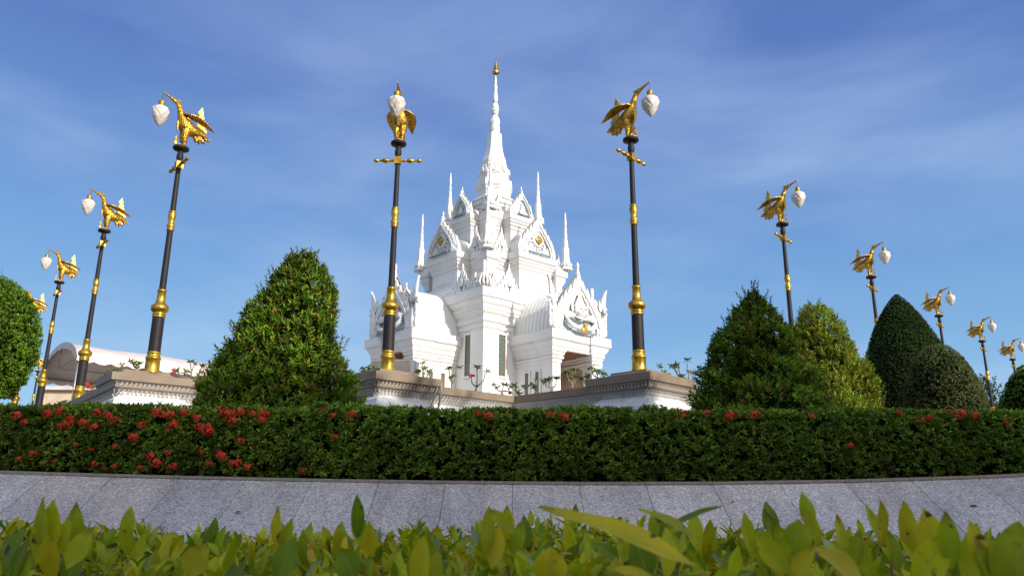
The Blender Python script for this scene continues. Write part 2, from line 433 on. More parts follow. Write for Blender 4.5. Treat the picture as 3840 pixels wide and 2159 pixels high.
# curb lip
g = MB()
for i in range(-15, 15):
    x0, x1 = .75+i*SW*2+.002, .75+(i+1)*SW*2-.002
    za, zb = min(edge_z(x0), .45), min(edge_z(x1), .45)
    v = [(x0, EDGE_Y-.022, za-.022), (x1, EDGE_Y-.022, zb-.022), (x1, EDGE_Y-.022, zb+.006), (x0, EDGE_Y-.022, za+.006),
         (x1, EDGE_Y+.2, zb+.01), (x0, EDGE_Y+.2, za+.01), (x0, EDGE_Y+.02, za-.03), (x1, EDGE_Y+.02, zb-.03)]
    g.add(v, [(0, 1, 2, 3), (3, 2, 4, 5), (6, 7, 1, 0)])
tag(g.build('kerb', simple('brown_grey_granite_edge', (.36, .30, .26), (.16, .13, .12), 60, .5)), kind='structure')

for (px, py, L_, a_, c_, lab) in ((593, 1297, .075, .3, (.10, .10, .09), 'small dry grey leaf lying on the granite slope at left'), (2442, 1266, .085, -.1, (.08, .07, .07), 'small dark fallen leaf lying on the granite slope at far right'),
        (1845, 1262, .05, .9, (.20, .12, .05), 'little brown fallen leaf on the granite slope right of centre')):
    X = px-1288; Y = 724-py; fw = 1813.5-Y*.2588; k_ = (Y*.9659+485.9)/fw; e_ = edge_z(X/fw*7.5)
    y_ = (e_-.02-EDGE_Y*math.tan(ang))/(k_-math.tan(ang)); x_ = X/fw*y_
    lf_ = leaves('fallen_leaf', np.array([[0., 0, 0]]), np.array([[math.cos(a_), math.sin(a_)*.86, math.sin(a_)*.5]]), np.array([[0, -.5, .86]]), np.array([L_]), np.array([L_*.4]), np.array([c_]), M['leaf'], None, .3, -.1, (x_, y_-.006, k_*y_+.010))
    tag(lf_, lab, 'leaf')

# ------------------------------------------------------------------ ixora hedge
GREEN_H = [(.095, .170, .018), (.150, .235, .026), (.055, .105, .015), (.25, .31, .04), (.20, .15, .025), (.09, .035, .015)]
hedge = empty('flowering_hedge', (0, 8.6, 0)); tag(hedge, 'long clipped dark green ixora hedge with red flower heads above the granite edge', 'hedge')
HX0, HX1, HD = -9.2, 9.4, .75
def hz_top(x): return .842-.010*np.maximum(0, -x-3)*0+.004*np.maximum(0, x-1)
def hz_bot(x): return np.minimum(.074+np.where(x > .5, .0046, .0020)*(x-.5)**2, .46)
def hedge_pts(n, face):
    x = rng.uniform(HX0, HX1, n)
    if face == 'front':
        z = hz_bot(x)+(hz_top(x)-hz_bot(x))*rng.uniform(.0, 1, n)
        y = 8.6+rng.uniform(0, .05, n); Nn = np.stack([np.zeros(n), -np.ones(n), np.full(n, .25)], 1)
    else:
        y = 8.6+rng.uniform(0, HD, n); z = hz_top(x)+rng.uniform(-.03, .0, n); Nn = np.stack([np.zeros(n), np.full(n, -.15), np.ones(n)], 1)
    P = np.stack([x, y, z], 1)
    P += Nn/np.linalg.norm(Nn[0])*lump(P, 3.2, .05, 3)[:, None]
    return P, Nn
Ps, Ns = [], []
for f, n in (('front', 7200), ('top', 5600)):
    p, q = hedge_pts(n, f); Ps.append(p); Ns.append(q)
Ps = np.concatenate(Ps); Ns = np.concatenate(Ns)
keep = lump(Ps, 7, 1, 9) > -1.15; Ps = Ps[keep]; Ns = Ns[keep]
A = unit(Ns)*.9+rng.normal(size=Ps.shape)*.38+np.array([0, 0, .55])
lp, ld, ln, ll, li, lf = sprout(Ps, A, 7, .072, .95, .04)
tone = (1+lump(Ps, 2.5, .35, 12))[li]
hz_ = (Ps[:, 2][li]-.1)/.8
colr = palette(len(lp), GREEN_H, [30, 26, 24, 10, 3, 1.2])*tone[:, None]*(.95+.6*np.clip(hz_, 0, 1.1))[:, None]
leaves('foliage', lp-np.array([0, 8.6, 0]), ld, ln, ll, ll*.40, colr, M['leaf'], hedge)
# dark twiggy inside, second layer of sparse dim leaves
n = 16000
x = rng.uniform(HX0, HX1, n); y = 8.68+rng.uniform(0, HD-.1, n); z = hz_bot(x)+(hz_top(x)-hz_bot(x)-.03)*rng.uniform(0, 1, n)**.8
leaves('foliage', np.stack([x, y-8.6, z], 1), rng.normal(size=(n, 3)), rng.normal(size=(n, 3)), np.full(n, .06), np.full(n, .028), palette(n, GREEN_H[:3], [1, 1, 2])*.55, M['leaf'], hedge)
tw = MB()
for k in range(420):
    x = rnd.uniform(HX0, HX1); y = rnd.uniform(.06, HD-.1)
    z0 = float(hz_bot(x))-.05; pts = [(x, y, z0)]
    for s in range(3):
        q = pts[-1]; pts.append((q[0]+rnd.uniform(-.06, .06), q[1]+rnd.uniform(-.05, .04), q[2]+.22))
    tw.tube(pts, [.007, .006, .005, .003], 4)
tw.build('stems', M['twig'], hedge)
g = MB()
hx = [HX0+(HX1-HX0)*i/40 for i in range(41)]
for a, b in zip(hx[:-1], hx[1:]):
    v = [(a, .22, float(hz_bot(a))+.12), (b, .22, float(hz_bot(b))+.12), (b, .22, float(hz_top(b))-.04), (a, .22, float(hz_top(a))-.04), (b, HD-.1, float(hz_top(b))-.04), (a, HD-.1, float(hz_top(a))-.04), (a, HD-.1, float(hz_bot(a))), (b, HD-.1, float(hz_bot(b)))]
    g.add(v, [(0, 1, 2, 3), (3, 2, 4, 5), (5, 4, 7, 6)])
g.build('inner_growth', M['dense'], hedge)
# flower heads: a few variants of small four-petalled florets in a ball
def flower_mesh(k):
    r = np.random.default_rng(100+k); nf = 34
    c = r.normal(size=(nf, 3)); c /= np.linalg.norm(c, axis=1, keepdims=True); c[:, 1] = -np.abs(c[:, 1])
    c *= np.array([.062, .05, .038]); c += r.normal(size=c.shape)*.009; c[:, 0] *= r.uniform(.8, 1.25)
    P = []; D = []; Nn = []
    for i in range(nf):
        nrm = c[i]/np.linalg.norm(c[i]); s = np.cross(nrm, [0.3, .2, 1]); s /= np.linalg.norm(s); t = np.cross(nrm, s); a0 = r.uniform(0, 1.5)
        for q in range(4):
            a = a0+q*math.pi/2; P.append(c[i]); D.append(s*math.cos(a)+t*math.sin(a)+nrm*.25); Nn.append(nrm)
    P = np.array(P); n = len(P)
    C = np.array([(.80, .055, .045)])*r.uniform(.55, 1.35, (n, 1)); C[:, 1] += r.uniform(0, .03, n)
    o = leaves('flower_head', P, np.array(D), np.array(Nn), np.full(n, .017)*r.uniform(.8, 1.2, n), np.full(n, .012), C, M['petal'], None, .1, .1)
    return o
fproto = [flower_mesh(k) for k in range(5)]
def px2x(px, y): return (px-1288)/1935*y
spots = []
def cluster(px, py, s=1.0):
    """flower head on the hedge face, from its bearing"""
    x = px2x(px, 8.55); up = (724-py+(-.0074)*-(px-1288)); zz = 8.55*(up*.9659+485.9)/(1813.5-up*.2588); spots.append((x, zz, s))
for px, py, s in [(20,1045,1),(45,1062,.9),(100,1040,1.2),(130,1032,1.3),(155,1065,1.1),(140,1072,.8),(225,1075,1),(195,1062,1.1),(160,1050,1),(230,1035,1.2),(255,1045,.9),
    (272,1055,1),(330,1098,1.2),(345,1068,1),(400,1042,1),(380,1035,1.1),(425,1070,1.3),(412,1040,1.1),(450,1035,1),(428,1060,1),(485,1050,1.1),(492,1072,1),(515,1082,1.5),(514,1072,1.2),
    (545,1030,1.4),(560,1040,1.4),(577,1058,1.1),(590,1036,1.1),(530,1024,1.2),(575,1028,1),(605,1032,.9),(625,1040,.9),(650,1055,1.1),(648,1036,.9),(655,1040,1),(700,1030,.8),(800,1030,.9),(830,1045,.7),(880,1040,.9),
    (80,1140,1),(45,1152,.7),(135,1160,.6),(185,1118,.5),(240,1165,.9),(225,1130,.6),(285,1122,.6),(380,1145,1),(393,1165,1.3),(420,1138,.9),(436,1172,1.1),(505,1135,.6),(527,1165,.9),(560,1143,1.2),(602,1108,.8),(593,1165,1.1),(627,1175,.8),(765,1182,.7),(355,1175,.7),(290,1172,.7),(265,1175,.6),
    (840,1098,.7),(1205,1040,.8),(1232,1045,1),(1275,1043,.5),(1370,1038,1),(1425,1048,1),(1390,1042,.8),(1640,1035,.9),(1675,1040,.9),(1700,1036,1),(1730,1040,1.2),(1745,1038,1),(1800,1040,1.2),(1850,1044,1.1),(1880,1040,1.3),(1912,1042,1.1),(1980,1040,.6),(2060,1046,.7),(2290,1036,1),(2340,1055,.8),(2395,1040,.9),(2430,1035,1.1),(2450,1040,1.3),(2510,1038,.8),(2360,1048,.9),(2150,1118,.7),(2305,1034,.9),(2480,1045,.8),(2555,1060,.8)]:
    cluster(px, py, s)
for i, (x, z, s) in enumerate(spots[:100]):
    p = fproto[i % 5]
    o = p if i < 5 else p.copy()
    if i >= 5: COL.objects.link(o)
    o.parent = hedge; ztop = float(hz_top(x)); 
    top = z > ztop-.02
    o.location = (x, -.05 if not top else rnd.uniform(0, .15), min(z, ztop+.015)); s *= rnd.uniform(.75, 1.1)*.88
    o.scale = (s, s, s); o.rotation_euler = (rnd.uniform(-.3, .3), rnd.uniform(-.3, .3), rnd.uniform(-.6, .6))

# ------------------------------------------------------------------ shaped shrubs behind the hedge
def cone_radius(t, kind):
    if kind == 'cone': return (1-t)**.70*(1.0+.20*np.sin(t*3.0))*1.0
    if kind == 'dome': return np.maximum(0, 1-t**2.9)**.52*(1-.08*(1-t))
    if kind == 'egg': return np.sqrt(np.maximum(0, np.sin(np.clip(t, 0, 1)*math.pi*.86+.42)))*1.0
    if kind == 'bullet': return np.maximum(0, 1-t**2.6)**.80
def shrub(name, label, x, y, z0, h, hw, kind, leafL, nshoot, cols, wts, lean=0., amp=.1, group=None, cat='shrub', trunk=False, nl=8, seed=1, squash=1., wl=.33, tight=.8, shell=.25, coreK=.74, spikes=0, dim=.5, slen=.12):
    r = empty(name, (x, y, z0)); tag(r, label, cat, group)
    t = rng.uniform(0, 1, nshoot*2); acc = rng.uniform(0, 1, nshoot*2) < (cone_radius(t, kind)*.9+.1); t = t[acc][:nshoot]; n = len(t)
    th = rng.uniform(0, 2*math.pi, n)
    # bias towards the side that faces the path (the far side is thinner)
    dep = 1-shell*rng.uniform(0, 1, n)**1.5
    R = cone_radius(t, kind)*hw*dep
    P = np.stack([R*np.cos(th)+lean*t, R*np.sin(th)*squash, t*h], 1)
    out = np.stack([np.cos(th), np.sin(th), np.full(n, .35)], 1)
    lm = lump(P+np.array([x, y, 0]), 2.6/max(hw, .5), 1, seed)
    P = P+unit(out)*(lm*amp*hw)[:, None]*(.4+cone_radius(t, kind))[:, None]
    A = unit(out)*.7+np.array([0, 0, .75])+rng.normal(size=P.shape)*.3
    lp, ld, ln, ll, li, lf = sprout(P, A, nl, leafL, tight, slen)
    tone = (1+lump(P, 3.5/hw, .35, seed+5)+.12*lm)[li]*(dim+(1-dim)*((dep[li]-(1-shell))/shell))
    C = palette(len(lp), cols, wts)*np.clip(tone, .3, 1.6)[:, None]
    leaves('foliage', lp, ld, ln, ll, ll*wl, C, M['leaf'], r)
    if spikes:
        t2 = rng.uniform(0, 1, spikes)**.8; th = rng.uniform(0, 2*math.pi, spikes); R = cone_radius(t2, kind)*hw
        P2 = np.stack([R*np.cos(th)+lean*t2, R*np.sin(th)*squash, t2*h], 1)
        A2 = np.stack([np.cos(th)*.45, np.sin(th)*.45, np.full(spikes, 1.)], 1)+rng.normal(size=P2.shape)*.12
        lp, ld, ln, ll, li, lf = sprout(P2, A2, 13, leafL*.85, .7, .27)
        C = palette(len(lp), [(.10, .13, .02), (.16, .09, .04), (.08, .14, .02)], [4, 1.6, 4])
        leaves('foliage', lp, ld, ln, ll, ll*.30, C, M['leaf'], r)
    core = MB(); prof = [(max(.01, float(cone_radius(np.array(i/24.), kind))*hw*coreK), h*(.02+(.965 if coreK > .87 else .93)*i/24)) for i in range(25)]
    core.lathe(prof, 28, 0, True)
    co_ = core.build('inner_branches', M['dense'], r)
    for v in co_.data.vertices: v.co.x += lean*v.co.z/h; v.co += Vector((rnd.uniform(-1, 1), rnd.uniform(-1, 1), 0))*.05*hw
    co_.scale = (1, squash, 1)
    tr = MB()
    if trunk: tr.tube([(0, 0, -trunk), (.03, 0, -trunk*.5), (0, 0, .25*h)], [.09, .07, .05], 8)
    else: tr.tube([(0, 0, -.05), (.02, 0, .4*h), (lean*.7, 0, h*.8)], [.06, .05, .02], 8)
    for k in range(14):
        a = rnd.uniform(0, 6.28); zz = rnd.uniform(.1, .7)*h; q = hw*.8*float(cone_radius(np.array(zz/h), kind))
        tr.tube([(lean*zz/h, 0, zz), (q*.6*math.cos(a), q*.6*math.sin(a)*squash, zz+.15), (q*math.cos(a), q*math.sin(a)*squash, zz+.35)], [.02, .014, .006], 5)
    tr.build('trunk', M['twig'], r)
    return r
CG = [(.13, .26, .016), (.20, .33, .022), (.08, .17, .014), (.32, .31, .03), (.36, .15, .06), (.12, .05, .03)]
GRP = 'shaped shrubs behind the hedge'
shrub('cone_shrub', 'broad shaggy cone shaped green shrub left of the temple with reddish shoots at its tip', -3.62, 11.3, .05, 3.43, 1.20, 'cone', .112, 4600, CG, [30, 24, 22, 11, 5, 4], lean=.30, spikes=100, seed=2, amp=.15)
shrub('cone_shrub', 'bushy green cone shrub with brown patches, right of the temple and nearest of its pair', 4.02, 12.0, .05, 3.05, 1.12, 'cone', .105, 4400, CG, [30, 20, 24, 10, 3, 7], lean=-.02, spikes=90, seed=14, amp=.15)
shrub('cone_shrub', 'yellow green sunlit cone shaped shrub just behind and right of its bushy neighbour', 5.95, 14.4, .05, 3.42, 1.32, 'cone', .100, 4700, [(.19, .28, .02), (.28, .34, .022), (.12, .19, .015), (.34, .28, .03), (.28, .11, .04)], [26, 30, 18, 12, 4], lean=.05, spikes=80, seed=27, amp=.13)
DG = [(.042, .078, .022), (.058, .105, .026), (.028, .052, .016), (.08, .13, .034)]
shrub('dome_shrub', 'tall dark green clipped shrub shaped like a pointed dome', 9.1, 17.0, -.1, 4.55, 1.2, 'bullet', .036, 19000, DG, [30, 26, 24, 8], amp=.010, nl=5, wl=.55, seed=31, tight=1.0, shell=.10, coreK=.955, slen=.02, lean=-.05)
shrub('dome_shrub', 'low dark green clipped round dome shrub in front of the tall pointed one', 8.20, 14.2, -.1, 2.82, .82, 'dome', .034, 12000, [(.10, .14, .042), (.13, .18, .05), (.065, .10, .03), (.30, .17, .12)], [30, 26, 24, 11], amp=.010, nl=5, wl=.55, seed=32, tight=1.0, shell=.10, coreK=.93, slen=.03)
LG = [(.12, .23, .018), (.19, .32, .024), (.07, .14, .014), (.25, .33, .035)]
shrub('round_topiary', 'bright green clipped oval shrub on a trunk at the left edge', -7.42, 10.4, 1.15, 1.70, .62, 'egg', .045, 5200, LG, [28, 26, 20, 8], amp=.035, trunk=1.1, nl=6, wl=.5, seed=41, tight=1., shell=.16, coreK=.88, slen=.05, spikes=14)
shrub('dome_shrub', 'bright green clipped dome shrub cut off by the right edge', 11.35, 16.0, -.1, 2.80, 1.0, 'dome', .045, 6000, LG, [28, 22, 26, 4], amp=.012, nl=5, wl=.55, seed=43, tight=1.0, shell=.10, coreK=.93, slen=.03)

# distant tree and palm
def tree(name, label, x, y, z0, h, R, n, leafL, cols, group=None, trunkr=.2, seed=1):
    r = empty(name, (x, y, z0)); tag(r, label, 'tree', group)
    tr = MB(); tr.tube([(0, 0, 0), (.1, 0, h*.3), (0, .1, h*.6), (.1, 0, h*.8)], [trunkr, trunkr*.8, trunkr*.6, trunkr*.3], 8)
    cent = []
    rr = random.Random(seed)
    for k in range(9):
        a = rr.uniform(0, 6.28); q = R*rr.uniform(.2, .7); c = (q*math.cos(a), q*math.sin(a), h-R*rr.uniform(.35, 1.3)); cent.append((c, R*rr.uniform(.3, .5)))
        tr.tube([(0, 0, h*.4), (c[0]*.5, c[1]*.5, (h*.4+c[2])/2), c], [trunkr*.4, trunkr*.3, .03], 5)
    tr.build('trunk', M['bark'], r)
    P = []; 
    for c, q in cent:
        m = n//9; d = unit(rng.normal(size=(m, 3)))*q*rng.uniform(.55, 1.1, (m, 1)); d[:, 2] *= .8; P.append(d+np.array(c))
    P = np.concatenate(P); lp, ld, ln, ll, li, lf = sprout(P, rng.normal(size=P.shape)+np.array([0, 0, .4]), 5, leafL, .9, leafL)
    leaves('crown', lp, ld, ln, ll, ll*.45, palette(len(lp), cols, [1]*len(cols), .35), M['leaf'], r)
    return r
tree('broadleaf_tree', 'distant loose green tree seen between the clipped dome shrubs', 34.4, 55, -1.5, 9.7, 3.0, 1500, .3, [(.05, .09, .02), (.09, .12, .03)], seed=3)

# unseen tree row added behind the viewer to keep low sun off near garden
v0 = None
def behind(s, v): return (SX*s+.694*v, SY*s+.72*v)
proto_t = None
for i, (s, v, h) in enumerate([(17, -26, 14.8), (16, -19, 15.2), (17, -12, 14.6), (16, -5, 15.2), (17, 1.5, 14.8), (16.5, 7.2, 13.8)]):
    bx, by = behind(s, v)
    if proto_t is None:
        proto_t = tree('sun_blocker_tree', 'x', bx, by, GZ, 14.8, 5.0, 5200, .55, [(.04, .08, .02), (.03, .06, .015)], 'unseen sun blocking trees added behind the viewpoint', .35, seed=8)
        c = MB()
        c.ball((0, 0, 8.2), 3.9, 14, sc=(1, 1, 1.35)); c.build('inner_branches', M['dense'], proto_t); t = proto_t
    else: t = copy_tree(proto_t)
    t.location = (bx, by, GZ); t.rotation_euler = (0, 0, i*1.3); t.scale = (1, 1, h/14.8)
    t['label'] = 'unseen dense tree added behind the viewpoint to block the low sun'

# ------------------------------------------------------------------ terrace and its wall
ZR, ZP = 2.0, 2.13
VL1, VC1, VR1 = (-7.70, 14.55), (-2.55, 14.22), (2.58, 14.02)
path = [(-33, 46.5), VL1, (-5.12, 17.0), VC1, (.08, 16.85), VR1, (33, 46.2)]
fl = MB(); pf = [(-33, 46.5), (-7.7, 14.9), (-5.12, 17.4), (-2.55, 14.6), (.08, 17.2), (2.58, 14.4), (33, 46.5), (0, 80)]
fl.add([(x, y, 1.72) for x, y in pf], [tuple(range(len(pf)))])
tag(fl.build('terrace_floor', M['paving']), kind='structure')
tw_ = empty('terrace_wall', (0, 14, 0)); tag(tw_, 'white terrace wall with brown coping and carved lotus bands around the temple', 'wall')
T0 = Matrix.Translation((0, -14, 0))
def wall_prof(top, out=0.):
    return [(out-.0, .0), (out-.0, top-.72), (out-.05, top-.70), (out-.05, top-.60), (out-.09, top-.57)], \
           [(out-.09, top-.57), (out-.10, top-.52), (out-.17, top-.44), (out-.22, top-.40)], \
           [(out-.22, top-.40), (out-.22, top-.34)], \
           [(out-.22, top-.34), (out-.19, top-.27), (out-.10, top-.19), (out-.03, top-.165)], \
           [(out-.03, top-.165), (out+.02, top-.15), (out+.02, top), (out-.35, top)]
a, b, c, d, e = wall_prof(ZR)
w1 = MB(); w1.sweep(path, a, closed=False, mat=T0); w1.sweep(path, c, closed=False, mat=T0); w1.sweep(path, b, closed=False, mat=T0)
w1.build('wall_face', M['wall'], tw_)
w2 = MB(); w2.sweep(path, d, closed=False, mat=T0)
w3 = MB(); w3.sweep(path, e, closed=False, mat=T0)
w3.add([(x, y+.0, z) for x, y, z in []], [])
def petals(mb, p0, p1, top, z0, z1, o0, o1, out=0., step=.085, mi=0, up=False):
    P0 = Vector(p0); P1 = Vector(p1); L = (P1-P0).length; dr = (P1-P0).normalized(); nn = Vector((dr.y, -dr.x)); k = int(L/step)
    for i in range(k):
        s = (i+.5)*step; jit = rnd.uniform(-.008, .008)
        for sg, wd in ((1, .032), (-1, .02)):
            a0 = P0+dr*(s+jit)+nn*(out+o0+.012); a1 = P0+dr*(s+sg*.055+jit)+nn*(out+o1+.014)
            hw = dr*wd*.5; mid = (a0+a1)/2+nn*.02
            zm = (z0+z1)/2
            v = [(*(a0-hw*.4), top+z0), (*(a0+hw*.4), top+z0), (*(mid+hw), top+zm), (*(mid-hw), top+zm), (*(a1+hw*.5), top+z1), (*(a1-hw*.5), top+z1), (*(mid+nn*.016), top+zm)]
            mb.add(v, [(0, 1, 6), (1, 2, 6), (3, 0, 6), (2, 4, 6), (4, 5, 6), (5, 3, 6)], mi, False, T0)
for p0, p1 in zip(path[:-1], path[1:]):
    P0, P1 = Vector(p0), Vector(p1)
    if (P1-P0).length > 10:     # only the near end of the long sides carries separate petals
        dr = (P1-P0).normalized()
        if p0 == VR1: P1 = P0+dr*7
        else: P0 = P1-dr*14
    petals(w2, P0, P1, ZR, -.34, -.175, -.21, -.05)
w2.build('carved_band', M['relief'], tw_)
w3.build('coping', M['coping'], tw_)
def pedestal(V, d1, d2, s=1.4):
    d1 = Vector(d1).normalized(); d2 = Vector(d2).normalized(); V = Vector(V)
    poly = [V, V+d2*s, V+(d1+d2)*s, V+d1*s]
    p = empty('pedestal', (0, 0, 0)); p.parent = tw_
    a, b, c, d, e = wall_prof(ZP, .10)
    m = MB(); m.sweep(poly, a+b[1:]+c[1:], mat=T0, cap=False)
    for q0, q1 in ((poly[0], poly[1]), (poly[3], poly[0])): petals(m, q0, q1, ZP, -.57, -.41, -.10, -.21, .10)
    m.build('plinth', M['wall'], p)
    m = MB(); m.sweep(poly, d, mat=T0, cap=False)
    for q0, q1 in ((poly[0], poly[1]), (poly[3], poly[0])): petals(m, q0, q1, ZP, -.34, -.175, -.21, -.05, .10)
    m.build('carved_band', M['relief'], p)
    m = MB(); m.sweep(poly, e[:3]+[(.10, ZP)], mat=T0)
    c0 = V+(d1+d2)*.08; k = .98
    pl2 = [c0, c0+d2*k, c0+(d1+d2)*k, c0+d1*k]
    m.sweep(pl2, [(.03, ZP+.004), (.03, ZP+.03), (-.01, ZP+.04), (-.04, ZP+.075), (-.04, ZP+.096)], mat=T0)
    m.build('cap_stone', M['coping'], p)
dLB = (-25.3, 31.95); dV1 = (2.58, 2.45); dV2 = (-2.57, 2.78); dV3 = (2.63, 2.63); dV4 = (-2.5, 2.83); dRB = (30.42, 32.2)
pedestal(VL1, dLB, dV1); pedestal(VC1, dV2, dV3); pedestal(VR1, dV4, dRB)

# ------------------------------------------------------------------ swan lamps
def bird_lamp():
    r = empty('swan_lamp', (0, 0, 0))
    m = MB()
    m.lathe([(.12, .40), (.118, 1.16)], 24); m.lathe([(.068, 1.74), (.060, 3.08)], 20); m.lathe([(.058, 3.50), (.050, 4.50)], 20)
    m.lathe([(.050, 4.66), (.055, 4.68), (.072, 4.74), (.074, 4.80), (.060, 4.86), (.055, 4.90), (.07, 4.92), (.12, 4.935), (.165, 4.955), (.172, 4.985), (.165, 5.01), (.15, 5.02)], 28)
    m.build('pole', M['black'], r)
    m = MB(); m.lathe([(.160, 0), (.160, .03), (.15, .045), (.142, .07), (.138, .26), (.146, .275), (.150, .30), (.142, .32), (.128, .33), (.124, .38), (.132, .395), (.132, .42), (.118, .43)], 28)
    m.build('base_collar', M['gold'], r)
    m = MB(); m.lathe([(.118, 1.14), (.130, 1.15), (.130, 1.18), (.118, 1.19), (.132, 1.20), (.132, 1.225), (.112, 1.235), (.125, 1.26), (.165, 1.29), (.178, 1.33), (.178, 1.37), (.165, 1.40), (.125, 1.43), (.098, 1.46), (.088, 1.52), (.084, 1.70), (.095, 1.715), (.095, 1.745), (.07, 1.75)], 28)
    m.build('bulb_collar', M['gold'], r)
    m = MB(); m.lathe([(.058, 3.05), (.080, 3.06), (.080, 3.08), (.068, 3.09), (.074, 3.13), (.086, 3.17), (.074, 3.21), (.062, 3.23), (.060, 3.27), (.078, 3.33), (.084, 3.39), (.074, 3.44), (.068, 3.46), (.080, 3.475), (.080, 3.50), (.056, 3.505)], 24)
    m.build('middle_collar', M['gold'], r)
    # crossbar along local Y (bird faces +X)
    m = MB(); m.box(-.072, .072, -.072, .072, 4.50, 4.66)
    for sg in (-1, 1):
        mm = Matrix.Translation((0, 0, 4.585)) @ Matrix.Rotation(-sg*math.pi/2, 4, 'X')
        m.lathe([(.020, .06), (.020, .10), (.034, .11), (.034, .13), (.022, .14), (.036, .155), (.036, .17), (.022, .18), (.030, .20), (.052, .24), (.054, .28), (.040, .32), (.022, .35), (.018, .40), (.030, .42), (.046, .445), (.048, .47), (.034, .505), (.004, .52)], 16, mat=mm)
    m.build('crossbar', M['gold'], r)
    Z = 5.02
    # bird
    b = empty('swan', (0, 0, Z)); b.parent = r
    m = MB()
    sp = [(-.42, .40, .03, .03), (-.36, .405, .08, .06), (-.26, .42, .125, .11), (-.15, .45, .155, .15), (-.05, .50, .17, .17), (.005, .57, .155, .145), (.045, .65, .125, .115), (.075, .73, .095, .092), (.10, .80, .074, .074), (.125, .87, .063, .063), (.155, .94, .054, .055), (.19, .99, .049, .052), (.22, 1.025, .052, .056), (.26, 1.045, .048, .051), (.30, 1.06, .038, .040), (.35, 1.078, .027, .029), (.44, 1.113, .020, .021), (.52, 1.145, .013, .013), (.545, 1.158, .008, .014)]
    m.tube([(s[0], 0, s[1]) for s in sp], [(s[2], s[3]) for s in sp], 14, ref=(0, 1, 0) if False else (0, 0, 1))
    for sg in (-1, 1):
        m.tube([(-.06, sg*.05, .47), (-.045, sg*.072, .36), (-.02, sg*.068, .24), (-.03, sg*.062, .15), (-.045, sg*.058, .07), (-.02, sg*.058, .025)], [(.10, .11), (.085, .095), (.062, .070), (.045, .050), (.038, .040), (.036, .03)], 10)
        for t in (-.5, 0, .5): m.tube([(-.03, sg*.058, .03), (.03, sg*.058+t*.05, .025), (.08, sg*.058+t*.07, .015)], [.018, .016, .008], 6)
    m.build('body', M['birdgold'], b)
    # head crest, breast pendant, feather fringe
    m = MB(); m.prism([(.26, 1.07), (.20, 1.085), (.155, 1.065), (.09, 1.08), (.14, 1.04), (.19, 1.0)], .04, ridge=.012); m.build('crest', M['tailgold'], b)
    m = MB(); m.prism([(.10, .66), (.14, .62), (.165, .54), (.155, .44), (.135, .34), (.115, .44), (.10, .54)], .06, ridge=.015); m.build('breast_pendant', M['tailgold'], b)
    m = MB(); m.prism([(.0, .74), (-.05, .79), (-.14, .785), (-.10, .75), (-.16, .73), (-.08, .69), (0, .66)], .03, ridge=.01); m.build('neck_tuft', M['tailgold'], b)
    m = MB(); m.prism([(-.22, .36), (-.29, .21), (-.33, .27), (-.37, .19), (-.39, .27), (-.48, .24), (-.40, .34), (-.36, .38)], .10, ridge=.02); m.build('belly_feathers', M['birdgold'], b)
    m = MB(); m.prism([(-.34, .44), (-.44, .38), (-.50, .31), (-.52, .34), (-.60, .33), (-.52, .41), (-.44, .47)], .08, ridge=.02); m.build('rump_feathers', M['birdgold'], b)
    # eye
    # wings
    for sg in (-1, 1):
        ol = [(.09, .085), (.06, .17), (-.03, .27), (-.14, .325), (-.27, .33), (-.39, .30), (-.50, .25), (-.62, .20), (-.52, .16), (-.40, .12), (-.25, .10), (-.10, .09)]
        v = []; f = []; n = len(ol)
        def hgt(s, t): return .70+.36*s+.025*math.sin(min(1, max(0, (-s)/.6))*math.pi)+.05*(t-.1)
        for off in (0, .022):
            for s, t in ol: v.append((s, sg*t, hgt(s, t)+off))
        cc = (-.22, sg*.20, hgt(-.22, .2)+.045); cb = (-.22, sg*.20, hgt(-.22, .2)+.01); v += [cc, cb]
        for i in range(n):
            j = (i+1) % n; f += [(i, j, n+j, n+i), (n+i, n+j, 2*n), (j, i, 2*n+1)]
        m = MB(); m.add(v, f)
        m.build('wing', M['birdgold'], b)
    # flame tail, upright plate with curled lobes
    fl_ = [(-.40, .44), (-.30, .50), (-.27, .60), (-.30, .68), (-.255, .66), (-.27, .74), (-.31, .79), (-.285, .80), (-.305, .88), (-.335, .92), (-.285, .90), (-.265, .95), (-.30, 1.01), (-.345, 1.10), (-.365, 1.02), (-.385, .96), (-.375, .90), (-.415, .86), (-.40, .81), (-.435, .76), (-.415, .71), (-.465, .66), (-.455, .58), (-.50, .56), (-.50, .48), (-.46, .43)]
    m = MB(); n = len(fl_)
    m.prism(fl_, .035, ridge=0)
    for pts_, q in [([(-.42, .46), (-.36, .50), (-.335, .58), (-.37, .64), (-.41, .60), (-.385, .56)], .026), ([(-.42, .62), (-.37, .68), (-.335, .74), (-.36, .79), (-.39, .76)], .022), ([(-.33, .80), (-.345, .87), (-.37, .90), (-.35, .93)], .018), ([(-.33, .92), (-.32, .99), (-.345, 1.05)], .016), ([(-.46, .48), (-.47, .54), (-.44, .57)], .02)]:
        m.tube([(a_, 0, c_) for a_, c_ in pts_], [q*.8, q]+[q]*(len(pts_)-3)+[q*.5], 7, ref=(0, 1, 0))
    m.build('tail', M['tailgold'], b)
    m = MB(); m.lathe([(.10, 0), (.13, .006), (.13, .022), (.08, .03)], 20, mat=Matrix.Diagonal((1.15, .8, 1, 1)))
    m.prism([(.115, .02), (.16, .05), (.165, .10), (.145, .14), (.155, .18), (.135, .235), (.118, .19), (.11, .15), (.12, .11), (.10, .06)], .03, ridge=.012)
    m.build('flame_base', M['tailgold'], b)
    # lantern
    l = empty('lantern', (.525, 0, Z)); l.parent = r
    m = MB()
